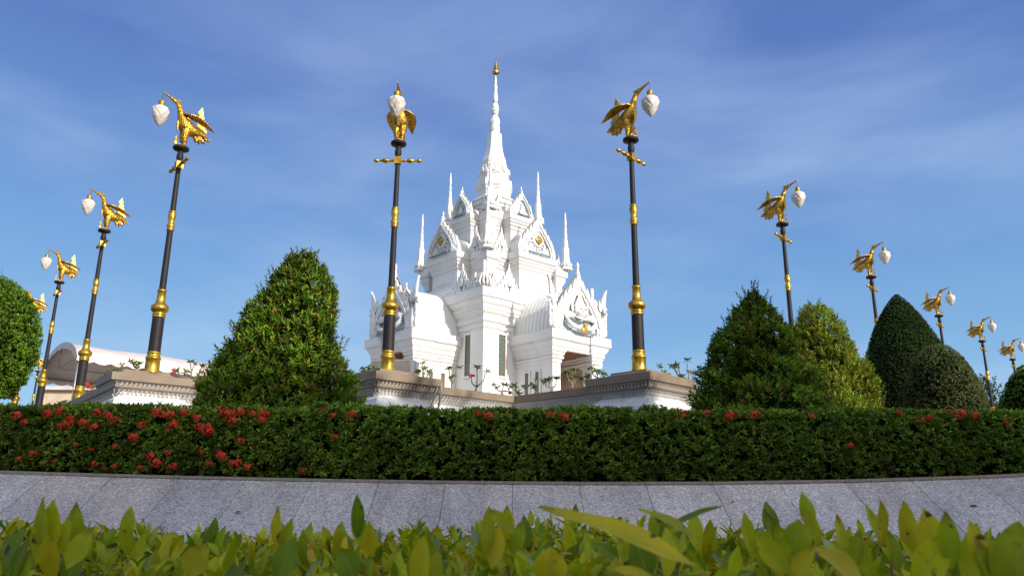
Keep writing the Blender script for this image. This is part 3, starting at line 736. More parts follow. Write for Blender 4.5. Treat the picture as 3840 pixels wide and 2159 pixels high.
    for k in range(8):
        a = k*math.pi/2; z0 = 1.13-k*.024
        m.tube([(-.008*math.cos(a), -.008*math.sin(a), z0), (.008*math.cos(a), .008*math.sin(a), z0-.014), (-.008*math.cos(a), -.008*math.sin(a), z0-.028)], .0035, 5)
    m.tube([(-.04, 0, 1.12), (-.055, .01, 1.05), (-.04, .01, 1.0), (-.01, 0, .94)], .003, 4)
    m.build('chain', M['chain'], l)
    m = MB(); m.lathe([(.012, .945), (.05, .935), (.066, .915), (.070, .895), (.062, .885), (.062, .84), (.075, .825), (.095, .80), (.09, .79)], 18)
    m.build('lantern_cap', M['gold'], l)
    # swirled flame globe
    m = MB(); seg = 48; rows = 34; v = []; f = []
    pr = [(0, .335), (.06, .36), (.14, .40), (.30, .135+.35), (.5, .60)]
    for j in range(rows+1):
        t = j/rows; z = .33+(.80-.33)*t
        rb = float(np.interp(t, [0, .06, .2, .4, .6, .78, .9, 1], [.012, .045, .09, .138, .172, .178, .155, .09]))
        for k in range(seg):
            a = 2*math.pi*k/seg
            q = abs(math.sin(a*4+t*7+1.5*math.sin(a*2+t*6)))*1.1-.5+math.sin(a*6-t*13+1.2*math.sin(a*3))*.35
            rr_ = rb*(1+.12*q*min(1, 8*t, 6*(1-t)))
            v.append((rr_*math.cos(a), rr_*math.sin(a), z))
    for j in range(rows):
        for k in range(seg):
            k2 = (k+1) % seg; f.append((j*seg+k, j*seg+k2, (j+1)*seg+k2, (j+1)*seg+k))
    f.append(tuple(range(seg))[::-1]); m.add(v, f, 0, True)
    m.build('globe', M['globe'], l)
    return r
lamp0 = bird_lamp()
FL = math.atan2(-.69, -.72); FR = math.atan2(-.69, .724); FC = math.atan2(-1, 0)
ZB = 2.226
lamps = [
 (-7.36, 15.20, FL, 'gold swan lamp on the left hand corner pedestal, tallest of the left row'),
 (-2.49, 14.88, FC, 'gold swan lamp facing the viewer on the pedestal in front of the temple left porch'),
 (2.52, 14.62, FR, 'gold swan lamp facing right on the pedestal right of the temple'),
 (-12.0, 20.79, FL, 'gold swan lamp second in the left row, its bulb collar before the white tent'),
 (-16.71, 26.59, FL, 'gold swan lamp third in the left row, at the open end of the tent'),
 (-21.4, 32.4, FL, 'gold swan lamp half hidden behind the clipped oval shrub at the left edge'),
 (-31.2, 49.0, FL, 'tiny far gold swan lamp peeping out beside the left tent pole lamp'),
 (7.59, 19.81, FR, 'gold swan lamp rising from behind the two shaggy cone shrubs on the right'),
 (12.56, 25.1, FR, 'gold swan lamp rising behind the left flank of the tall dark dome shrub'),
 (18.2, 31.0, FR, 'gold swan lamp rising behind the right flank of the tall dark dome shrub'),
 (23.38, 36.47, FR, 'gold swan lamp with long visible pole before the distant tree at right'),
 (28.3, 41.7, FR, 'gold swan lamp rightmost in the photo, its lantern at the right edge')]
for i, (x, y, a, lab) in enumerate(lamps):
    o = lamp0 if i == 0 else copy_tree(lamp0)
    o.location = (x, y, ZB); o.rotation_euler = (0, 0, a)
    tag(o, lab, 'street lamp', 'gold swan lamps standing round the terrace')
# low plinths under the rear lamps
for x, y, *_ in lamps[3:]:
    m = MB(); m.box(-.45, .45, -.45, .45, 1.73, 2.13); m.box(-.36, .36, -.36, .36, 2.13, ZB)
    p = m.build('lamp_plinth', M['coping'], tw_); p.location = (x, y-14, 0); p.rotation_euler = (0, 0, .78)

# ------------------------------------------------------------------ temple
TA = .834
temple = empty('temple', (-.861, 32, 1.7), -TA)
tag(temple, 'white stepped temple with tall spire, four porches and carved gables', 'temple')
TZ = Matrix.Translation((0, 0, -1.7))
def tpart(mb, name, mat, parent=temple): return mb.build(name, mat, parent)
def redent(m, a, d):
    q = [(m, -m), (m, -m+a), (m-d, -m+a), (m-d, m-a), (m, m-a)]
    out = []
    for k in range(4):
        c, s = round(math.cos(k*math.pi/2)), round(math.sin(k*math.pi/2))
        out += [(x*c-y*s, x*s+y*c) for x, y in q]
    return out
def cross(m, w, e, a=0, d=0):
    q = [(m, -m), (m, -w), (e, -w), (e, w), (m, w)]
    out = []
    for k in range(4):
        c, s = round(math.cos(k*math.pi/2)), round(math.sin(k*math.pi/2))
        out += [(x*c-y*s, x*s+y*c) for x, y in q]
    return out
def RZ(k): return Matrix.Rotation(k*math.pi/2, 4, 'Z')
# main body
m = MB()
m.sweep(redent(3.0, .78, .10), [(.42, 1.7), (.42, 2.35), (.34, 2.42), (.30, 2.6), (.30, 2.8), (.2, 2.88), (.16, 3.0), (.16, 3.16), (.08, 3.2), (.08, 3.3), (0, 3.34), (0, 5.90), (.05, 5.93), (.05, 6.12), (.12, 6.16), (.12, 6.30), (.08, 6.33), (.10, 6.42), (.20, 6.52), (.20, 6.60), (.24, 6.62), (.24, 6.76), (.30, 6.82), (.36, 6.94), (.36, 7.0), (.42, 7.03), (.42, 7.38)], mat=TZ)
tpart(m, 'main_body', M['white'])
m = MB()
m.sweep(cross(1.98, .86, 2.66), [(.50, 7.38), (.50, 7.50), (.36, 7.56), (.36, 7.70), (.22, 7.78), (.20, 7.92), (.08, 7.98), (.08, 8.06), (0, 8.10), (0, 8.72), (.06, 8.76), (.06, 8.88), (.12, 8.92), (.12, 8.98), (.20, 9.06), (.20, 9.12), (.28, 9.16), (.28, 9.42)], mat=TZ)
for k in range(4):      # raised wall panels
    mm = TZ @ RZ(k)
    m.box(2.655, 2.68, -.55, .55, 8.22, 8.62, mat=mm)
    for sg in (-1, 1): m.box(1.97, 2.0, sg*1.45-.3, sg*1.45+.3, 8.22, 8.62, mat=mm)
    # corner corbels carrying the finials
    m.sweep([(1.75, 1.75), (2.22, 1.75), (2.22, 2.22), (1.75, 2.22)], [(-.08, 8.4), (-.04, 8.6), (.06, 8.8), (.06, 8.95), (.14, 9.02), (.14, 9.34)], mat=mm)
tpart(m, 'middle_tier', M['white'])
m = MB()
m.sweep(cross(1.24, .50, 1.72), [(.42, 9.42), (.42, 9.56), (.28, 9.62), (.28, 9.78), (.14, 9.86), (.12, 10.0), (.04, 10.05), (0, 10.1), (0, 10.74), (.05, 10.78), (.05, 10.9), (.11, 10.94), (.11, 11.02), (.19, 11.1), (.19, 11.16), (.24, 11.18), (.24, 11.42)], mat=TZ)
for k in range(4):
    mm = TZ @ RZ(k)
    m.box(1.715, 1.735, -.3, .3, 10.2, 10.6, mat=mm)
    m.sweep([(1.1, 1.1), (1.42, 1.1), (1.42, 1.42), (1.1, 1.42)], [(-.06, 10.5), (0, 10.8), (.05, 11.0), (.05, 11.15), (.10, 11.2), (.10, 11.5)], mat=mm)
m.sweep(redent(.86, .3, .1), [(.30, 11.42), (.30, 11.54), (.2, 11.6), (.18, 11.72), (.06, 11.78), (0, 11.84), (0, 12.12), (.05, 12.15), (.05, 12.25), (.13, 12.32), (.13, 12.52)], mat=TZ)
tpart(m, 'upper_tier', M['white'])
# spire
m = MB()
octp = [(1.02, 12.52), (.98, 12.6), (.90, 12.64), (.84, 12.70), (.80, 12.76), (.80, 13.0), (.84, 13.06), (.84, 13.14), (.89, 13.22), (.89, 13.5), (.80, 13.54), (.76, 13.58), (.70, 13.62), (.70, 13.80), (.74, 13.84), (.74, 13.94), (.70, 13.98)]
m.lathe(octp, 8, smooth=False, mat=TZ, phase=.5)
m.lathe([(.70, 13.98), (.66, 14.06), (.60, 14.12), (.60, 14.26), (.63, 14.30), (.63, 14.36), (.57, 14.42), (.585, 14.50), (.585, 14.60), (.52, 14.74), (.46, 14.95), (.41, 15.2), (.37, 15.5), (.355, 15.85), (.35, 15.98), (.30, 16.02), (.25, 16.04)], 8, smooth=False, mat=TZ, phase=.5)
m.lathe([(.25, 16.04), (.22, 16.1), (.215, 16.16), (.245, 16.2), (.245, 16.26), (.22, 16.29), (.235, 16.33), (.235, 16.40), (.20, 16.45), (.225, 16.55), (.225, 16.72), (.19, 16.86), (.14, 16.95), (.13, 17.06), (.16, 17.10), (.16, 17.15), (.14, 17.18), (.165, 17.22), (.165, 17.28), (.145, 17.31), (.17, 17.36), (.165, 17.46), (.13, 17.58), (.105, 17.66), (.105, 17.74), (.125, 17.78), (.125, 17.92), (.105, 18.1), (.088, 18.25), (.078, 18.40), (.10, 18.46), (.10, 18.52), (.07, 18.58), (.05, 18.68), (.055, 18.74), (.065, 18.80), (.04, 18.95), (.028, 19.12)], 18, mat=TZ)
# lotus petals round the bell
for rr_, zz, hh, nn in ((.70, 13.92, .30, 24), (.62, 14.12, .22, 22)):
    for k in range(nn):
        a = 2*math.pi*k/nn
        q = math.pi/4; ra = rr_*math.cos(q/2)/math.cos(((a) % q)-q/2)
        mm = TZ @ Matrix.Rotation(a, 4, 'Z') @ Matrix.Translation((ra+.02, 0, zz)) @ Matrix.Rotation(math.pi/2, 4, 'Z') @ Matrix.Rotation(-.12, 4, 'X')
        m.prism([(-.085, 0), (.085, 0), (.08, hh*.5), (0, hh), (-.08, hh*.5)], .04, mat=mm, ridge=.02)
for rr_, zz, hh in ((.215, 16.58, .22), (.155, 17.2, .15)):
    for k in range(12):
        mm = TZ @ Matrix.Rotation(2*math.pi*k/12, 4, 'Z') @ Matrix.Translation((rr_, 0, zz)) @ Matrix.Rotation(math.pi/2, 4, 'Z')
        m.prism([(-.05, 0), (.05, 0), (0, hh)], .02, mat=mm, ridge=.02)
spire = tpart(m, 'spire', M['white'])
m = MB()
for z, r0 in ((17.68, .108), (17.02, .135), (16.45, .2)): m.lathe([(r0, z-.03), (r0+.004, z+.03)], 16, mat=TZ)
m.build('blue_ring', M['slate'], spire)
m = MB()
m.tube([(0, 0, 19.08-1.7), (0, 0, 20.15-1.7)], [.03, .006], 8)
m.lathe([(.165, 19.24), (.172, 19.27), (.172, 19.31), (.16, 19.34)], 20, mat=TZ, cap=False)
for k in range(6): mm = TZ @ Matrix.Rotation(k*math.pi/3, 4, 'Z'); m.box(0, .165, -.008, .008, 19.29, 19.31, mat=mm)
for i, (r0, z) in enumerate([(.13, 19.38), (.108, 19.49), (.086, 19.59), (.066, 19.68), (.05, 19.76), (.036, 19.84)]):
    m.lathe([(r0*.55, z-.04), (r0, z-.03), (r0*1.02, z), (r0*.55, z+.05)], 16, mat=TZ)
m.build('golden_umbrella_finial', M['gold'], spire)

# finials on tier corners
def finial_mesh(h):
    m = MB(); s = h/2.75
    sc = Matrix.Diagonal((s, s, s, 1))
    m.lathe([(.32, 0), (.32, .06), (.27, .10), (.25, .16), (.29, .19), (.29, .26), (.24, .30)], 8, smooth=False, mat=sc, phase=.5)
    m.lathe([(.24, .30), (.20, .42), (.17, .60), (.165, .90), (.17, 1.0), (.15, 1.03), (.12, 1.05), (.12, 1.10), (.135, 1.12), (.12, 1.16)], 8, smooth=False, mat=sc, phase=.5)
    m.lathe([(.12, 1.16), (.10, 1.22), (.12, 1.26), (.10, 1.31), (.105, 1.38), (.08, 1.44), (.07, 1.50), (.085, 1.56), (.07, 1.62), (.085, 1.68), (.065, 1.76), (.05, 1.82), (.06, 1.88), (.065, 1.95), (.045, 2.05), (.038, 2.10), (.055, 2.14), (.058, 2.24), (.05, 2.4), (.035, 2.55), (.03, 2.6), (.036, 2.66), (.004, 2.78)], 12, mat=sc)
    for k in range(12):
        mm = sc @ Matrix.Rotation(2*math.pi*k/12, 4, 'Z') @ Matrix.Translation((.27, 0, .14)) @ Matrix.Rotation(math.pi/2, 4, 'Z')
        m.prism([(-.05, .14), (.05, .14), (0, 0)], .03, mat=mm, ridge=.015)
    return m
for mm_, z, h in ((2.30, 9.35, 2.72), (1.43, 11.52, 2.58)):
    first = None
    for k in range(4):
        a = math.pi/4+k*math.pi/2; pos = (mm_*math.sqrt(2)*math.cos(a), mm_*math.sqrt(2)*math.sin(a), z-1.7)
        if first is None: first = finial_mesh(h).build('corner_finial', M['white'], temple, pos)
        else:
            o = first.copy(); COL.objects.link(o); o.location = pos
        (first if k == 0 else o)['group'] = 'corner finials'

# flame ornament pieces (in XZ plane, facing -Y)
def flame(mb, x, z, ang, L, W, curl=0., t=.06, ridge=.03, mat=None, mi=0):
    ol = []
    for s, wv in ((0, .28), (.12, .46), (.3, .5), (.5, .40), (.7, .22), (.86, .10)): ol.append((wv*W+curl*s*s*L, s*L))
    ol.append((curl*L*1.15, L))
    for s, wv in ((.86, .10), (.7, .22), (.5, .40), (.3, .5), (.12, .46), (0, .28)): ol.append((-wv*W+curl*s*s*L, s*L))
    c, s_ = math.cos(ang), math.sin(ang)
    ol = [(x+px*c+pz*s_, z-px*s_+pz*c) for px, pz in ol][::-1]
    mb.prism(ol, t, mi, mat, ridge)
def antefix_mesh(H, W):
    m = MB()
    m.prism([(-W*.42, 0), (W*.42, 0), (W*.42, H*.15), (W*.25, H*.42), (W*.1, H*.72), (0, H*.95), (-W*.1, H*.72), (-W*.25, H*.42), (-W*.42, H*.15)], .05, 1)
    Mf = Matrix.Translation((0, -.04, 0))
    flame(m, 0, H*.42, 0, H*.60, W*.17, 0, mat=Mf)
    flame(m, 0, H*.22, 0, H*.40, W*.19, 0, mat=Matrix.Translation((0, -.07, 0)))
    for sg in (-1, 1):
        flame(m, sg*W*.06, H*.40, sg*.30, H*.34, W*.12, -sg*.2, mat=Mf)
        flame(m, sg*W*.14, H*.24, sg*.38, H*.36, W*.15, -sg*.25, mat=Mf)
        flame(m, sg*W*.26, H*.02, sg*.30, H*.40, W*.18, -sg*.25, mat=Mf)
        flame(m, sg*W*.40, H*.0, sg*.35, H*.30, W*.15, -sg*.3, mat=Mf)
        flame(m, sg*W*.11, 0, -sg*.1, H*.30, W*.16, sg*.2, mat=Matrix.Translation((0, -.06, 0)))
        m.tube([(sg*W*.17, -.07, H*.05), (sg*W*.27, -.08, H*.02), (sg*W*.32, -.07, H*.1), (sg*W*.24, -.07, H*.14)], .03, 6)
    return m
def on_face(o, k, along, dist, z, yaw=0.):
    """put a -Y facing ornament on face k (k=0 is +X) """
    a = k*math.pi/2; d = Vector((dist, along, 0)); d.rotate(Matrix.Rotation(a, 3, 'Z'))
    o.location = (d.x, d.y, z-1.7); o.rotation_euler = (0, 0, a+math.pi/2+yaw)
for (al, dist, z, H, W, mt, gname) in ((1.95, 3.20, 7.38, 1.18, 1.30, 'white', 'large leaf antefixes'), (1.42, 2.12, 9.42, 1.12, .92, 'white', 'middle leaf antefixes'), (.98, 1.36, 11.42, .92, .66, 'white', 'small leaf antefixes'), (2.78, 3.22, 7.38, .66, .52, 'white', 'corner leaf antefixes'), (1.95, 2.14, 9.42, .60, .42, 'white', 'little leaf antefixes')):
    first = None
    for k in range(4):
        for sg in (-1, 1):
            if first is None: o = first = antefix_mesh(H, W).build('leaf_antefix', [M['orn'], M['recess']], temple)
            else: o = first.copy(); COL.objects.link(o)
            on_face(o, k, sg*al, dist, z); o['group'] = gname
# naga corner ornaments on main cornice
def corner_naga():
    m = MB()
    m.lathe([(.16, 0), (.18, .1), (.14, .25), (.10, .4), (.11, .5), (.09, .6), (.08, .75), (.09, .95), (.07, 1.1), (.05, 1.14)], 8)
    for k in range(5):
        a = (k-2)*.55
        mm = Matrix.Rotation(a-math.pi/2+math.pi/2, 4, 'Z')
        m.tube([(0, -.12, .05), (0, -.24, .1), (0, -.30, .22), (0, -.24, .33), (0, -.30, .42)], [.05, .055, .05, .04, .01], 7, mat=mm)
        flame(m, 0, .28, 0, .32, .14, .1, mat=mm @ Matrix.Translation((0, -.2, 0)) @ Matrix.Rotation(math.pi/2, 4, 'Z'))
    for sg in (-1, 1):
        flame(m, sg*.30, 0, sg*.1, .42, .24, -sg*.2); flame(m, sg*.16, .05, 0, .5, .2, 0)
    return m
first = None
for k in range(4):
    a = math.pi/4+k*math.pi/2; q = 3.10*math.sqrt(2)
    if first is None: o = first = corner_naga().build('naga_ornament', M['orn'], temple)
    else: o = first.copy(); COL.objects.link(o)
    o.location = (q*math.cos(a), q*math.sin(a), 7.38-1.7); o.rotation_euler = (0, 0, a+math.pi/2)

# gables
def pediment(W, H, crockets=6, rich=True):
    """returns (frame mesh, panel mesh, figure...) in XZ plane facing -Y; W = half width of the frame, H = overall height"""
    def crv(t, k):   # t 0..1 from foot to apex ; returns x,z
        x = W*k*(1-t**1.25)*(1+.22*math.sin(t*math.pi)); z = H*.83*k*(t**.95)
        return x, z
    fr = MB(); n = 16
    for sg in (-1, 1):
        for (ka, kb, y0, th) in ((.72, .92, -.06, .16), (.80, .86, -.16, .06)):
            v = []; f = []
            for i in range(n+1):
                t = i/n; x0, z0 = crv(t, ka); x1, z1 = crv(t, kb)
                for (x, z) in ((x0, z0), (x1, z1)):
                    v.append((sg*x, y0-th/2, z)); v.append((sg*x, y0+th/2, z))
            for i in range(n):
                q = i*4; f += [(q, q+2, q+6, q+4), (q+1, q+5, q+7, q+3), (q+2, q+3, q+7, q+6), (q, q+4, q+5, q+1)]
            fr.add(v, f)
        for i in range(crockets):
            t = (i+.2)/(crockets+.1); x, z = crv(t, .88)
            flame(fr, sg*x, z-.05*H, sg*(.10+.12*math.sin(t*3)), H*.20*(1-.25*t), W*.30*(1-.3*t), sg*-.15, t=.10, ridge=.05, mat=Matrix.Translation((0, -.06, 0)))
            if rich:
                xa, za = crv(min(1, t+.05), .80)
                fr.ball((sg*xa, -.17, za), .035*H/2.9*1.3, 6, sc=(1, .6, 1.4))
        flame(fr, sg*W*.98, 0, sg*.04, H*.36, W*.26, -sg*.12, t=.10, ridge=.05)
        flame(fr, sg*W*.86, 0, sg*.02, H*.24, W*.22, -sg*.12, t=.12, ridge=.06, mat=Matrix.Translation((0, -.08, 0)))
    for sg in (-1, 1):
        v = []; f = []
        for i in range(n+1):
            t = i/n*.93; x0, z0 = crv(t, .78); x1, z1 = crv(t, 1.04)
            for (x, z) in ((x0, z0), (x1, z1)): v += [(sg*x, -.045, z), (sg*x, .02, z)]
        for i in range(n):
            q = i*4; f += [(q, q+2, q+6, q+4), (q+1, q+5, q+7, q+3), (q+2, q+3, q+7, q+6), (q, q+4, q+5, q+1)]
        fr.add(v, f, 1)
    xk, zk = crv(.86, .85)
    flame(fr, 0, H*.52, 0, H*.36, W*.36, 0, t=.14, ridge=.06, mat=Matrix.Translation((0, -.04, 0)))
    fr.lathe([(.09*H/2.9, H*.78), (.06*H/2.9, H*.86), (.045*H/2.9, H*.92), (.07*H/2.9, H*.94), (.06*H/2.9, H*.96), (.005, H)], 8, mat=Matrix.Translation((0, -.04, 0)))
    pn = MB(); ol = [(crv(i/n, .745)) for i in range(n+1)]
    ol = ol+[(-x, z) for x, z in ol[:-1][::-1]]
    pn.prism(ol[::-1], .05, mat=Matrix.Translation((0, .0, 0)))
    return fr, pn
def porch_figure():
    """white crowned giant head over two clasped arms"""
    m = MB()
    m.ball((0, -.22, .95), .36, 14, sc=(1, .55, .85))                       # head
    m.ball((0, -.33, .86), .20, 12, sc=(1.5, .5, .5)); m.ball((0, -.42, .93), .06, 8)  # jaw, nose
    for sg in (-1, 1):
        m.ball((sg*.14, -.38, 1.03), .07, 8, sc=(1.2, .6, .7)); m.ball((sg*.18, -.36, .86), .09, 8, sc=(1, .7, .8))
        flame(m, sg*.38, .90, sg*.25, .55, .14, -sg*.2, mat=Matrix.Translation((0, -.14, 0)))
        m.tube([(sg*.30, -.12, .72), (sg*.62, -.18, .74), (sg*.84, -.22, .62), (sg*.80, -.26, .44), (sg*.52, -.32, .26), (sg*.22, -.38, .20)], [(.13, .14), (.14, .15), (.125, .13), (.11, .115), (.095, .10), (.07, .07)], 12)
        for q in range(4): m.tube([(sg*.24, -.38, .24-q*.045), (sg*.13, -.43, .23-q*.045), (sg*.05, -.42, .20-q*.045)], [.028, .026, .018], 6)
    m.tube([(-.34, -.3, .66), (0, -.38, .60), (.34, -.3, .66)], [.05, .07, .05], 8)
    m.lathe([(.34, 1.10), (.36, 1.16), (.28, 1.22), (.30, 1.27), (.22, 1.33), (.23, 1.38), (.15, 1.46), (.16, 1.50), (.09, 1.58), (.10, 1.62), (.05, 1.74), (.01, 1.95)], 12, mat=Matrix.Translation((0, -.16, 0)) @ Matrix.Diagonal((1, .55, 1, 1)))
    return m
def medallion(s):
    m = MB()
    for k in range(14):
        a = k*2*math.pi/14; flame(m, .20*s*math.sin(a), .46*s+.24*s*math.cos(a), a, .14*s, .09*s, 0, t=.03, ridge=.02)
    flame(m, 0, .66*s, 0, .50*s, .16*s, 0, t=.04, ridge=.02)
    m.lathe([(.24*s, 0), (.24*s, .03), (.18*s, .05)], 20, mat=Matrix.Translation((0, -.02, .46*s)) @ Matrix.Rotation(math.pi/2, 4, 'X'))
    g = MB(); g.lathe([(.17*s, 0), (.17*s, .07)], 4, smooth=False, mi=1, mat=Matrix.Translation((0, -.01, .46*s)) @ Matrix.Rotation(math.pi/2, 4, 'X'))
    g.lathe([(.13*s, 0), (.13*s, .085), (.10*s, .09)], 12, mi=0, mat=Matrix.Translation((0, -.01, .46*s)) @ Matrix.Rotation(math.pi/2, 4, 'X'))
    g.lathe([(.05*s, 0), (.05*s, .11), (.02*s, .12)], 10, mi=0, mat=Matrix.Translation((0, -.01, .46*s)) @ Matrix.Rotation(math.pi/2, 4, 'X'))
    for sg in (-1, 1):
        for q in range(3): flame(m, sg*(.30+.14*q)*s, .04*s, sg*.25, (.36-.07*q)*s, .13*s, -sg*.25, t=.03, ridge=.025)
    return m, g
def gable_set(parent_for, W, H, dist, z, kind):
    firsts = None
    for k in range(4):
        if firsts is None:
            root = empty('gable'); root.parent = temple
            fr, pn = pediment(W, H, 6 if kind != 'top' else 5, kind != 'top')
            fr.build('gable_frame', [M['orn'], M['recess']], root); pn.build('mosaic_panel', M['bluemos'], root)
            b = MB(); b.box(-W*.62, W*.62, -.26, -.16, .01, .01+.03*H/1.6); b.build('lower_bar', M['slate'], root)
            if kind == 'mid':
                a_, g_ = medallion(H/1.55); a_ = a_.build('medallion', M['orn'], root, (0, -.05, .06)); g_.build('medallion_centre', [M['gold'], M['slate']], root, (0, -.08, .06))
            if kind == 'top':
                f = MB(); flame(f, 0, .05, 0, .5, .22, 0, t=.05, ridge=.05, mat=Matrix.Translation((0, -.08, 0))); f.build('relief', M['white'], root)
            firsts = root; o = root
        else: o = copy_tree(firsts, temple)
        on_face(o, k, 0, dist, z)
gable_set(None, .98, 2.02, 2.80, 9.42, 'mid')
gable_set(None, .60, 1.42, 1.80, 11.42, 'top')
# little vaults behind the middle gables
m = MB()
for k in range(4):
    for (x0, x1, w_, h_, z) in ((1.9, 2.78, .95, .85, 9.42), (1.2, 1.78, .5, .5, 11.42)):
        v = []; f = []; n = 12
        for x in (x0, x1):
            for i in range(n+1): a = math.pi*i/n; v.append((x, -w_*math.cos(a), z+h_*math.sin(a)))
        for i in range(n): f.append((i, n+1+i, n+2+i, i+1))
        m = MB(); m.add(v, f, 0, True, TZ @ RZ(k)); tpart(m, 'gable_vault', M['white'])

# windows of the main body
def window(x, y, z0, z1, w_, k, dist, parent, frame_out=.05):
    fr = MB(); t = .05
    fr.box(-w_/2-t*1.6, -w_/2, -frame_out, .02, z0-t*1.6, z1+t*1.6); fr.box(w_/2, w_/2+t*1.6, -frame_out, .02, z0-t*1.6, z1+t*1.6)
    fr.box(-w_/2, w_/2, -frame_out, .02, z1, z1+t*1.6); fr.box(-w_/2, w_/2, -frame_out, .02, z0-t*1.6, z0)
    o = fr.build('window', M['white'], parent)
    b = MB(); b.box(-w_/2, -w_/2+.03, -.03, .0, z0, z1); b.box(w_/2-.03, w_/2, -.03, .0, z0, z1); b.build('frame', M['frame'], o)
    p = MB(); p.box(-w_/2+.03, w_/2-.03, -.012, 0, z0, z1); p.build('pane', M['glass'], o)
    return o
for k in range(4):
    for sg in (-1, 1):
        o = window(0, 0, 4.14, 5.74, .60, k, 0, temple); on_face(o, k, sg*2.13, 2.905, 0)
m = MB(); m.box(-.05, .05, -.02, .02, 0, .16); m.tube([(0, -.02, .1), (0, -.16, .06), (.0, -.24, .0)], [.04, .05, .07], 8)
o = m.build('floodlight', M['pot'], temple); on_face(o, 0, 1.62, 2.93, 5.45)

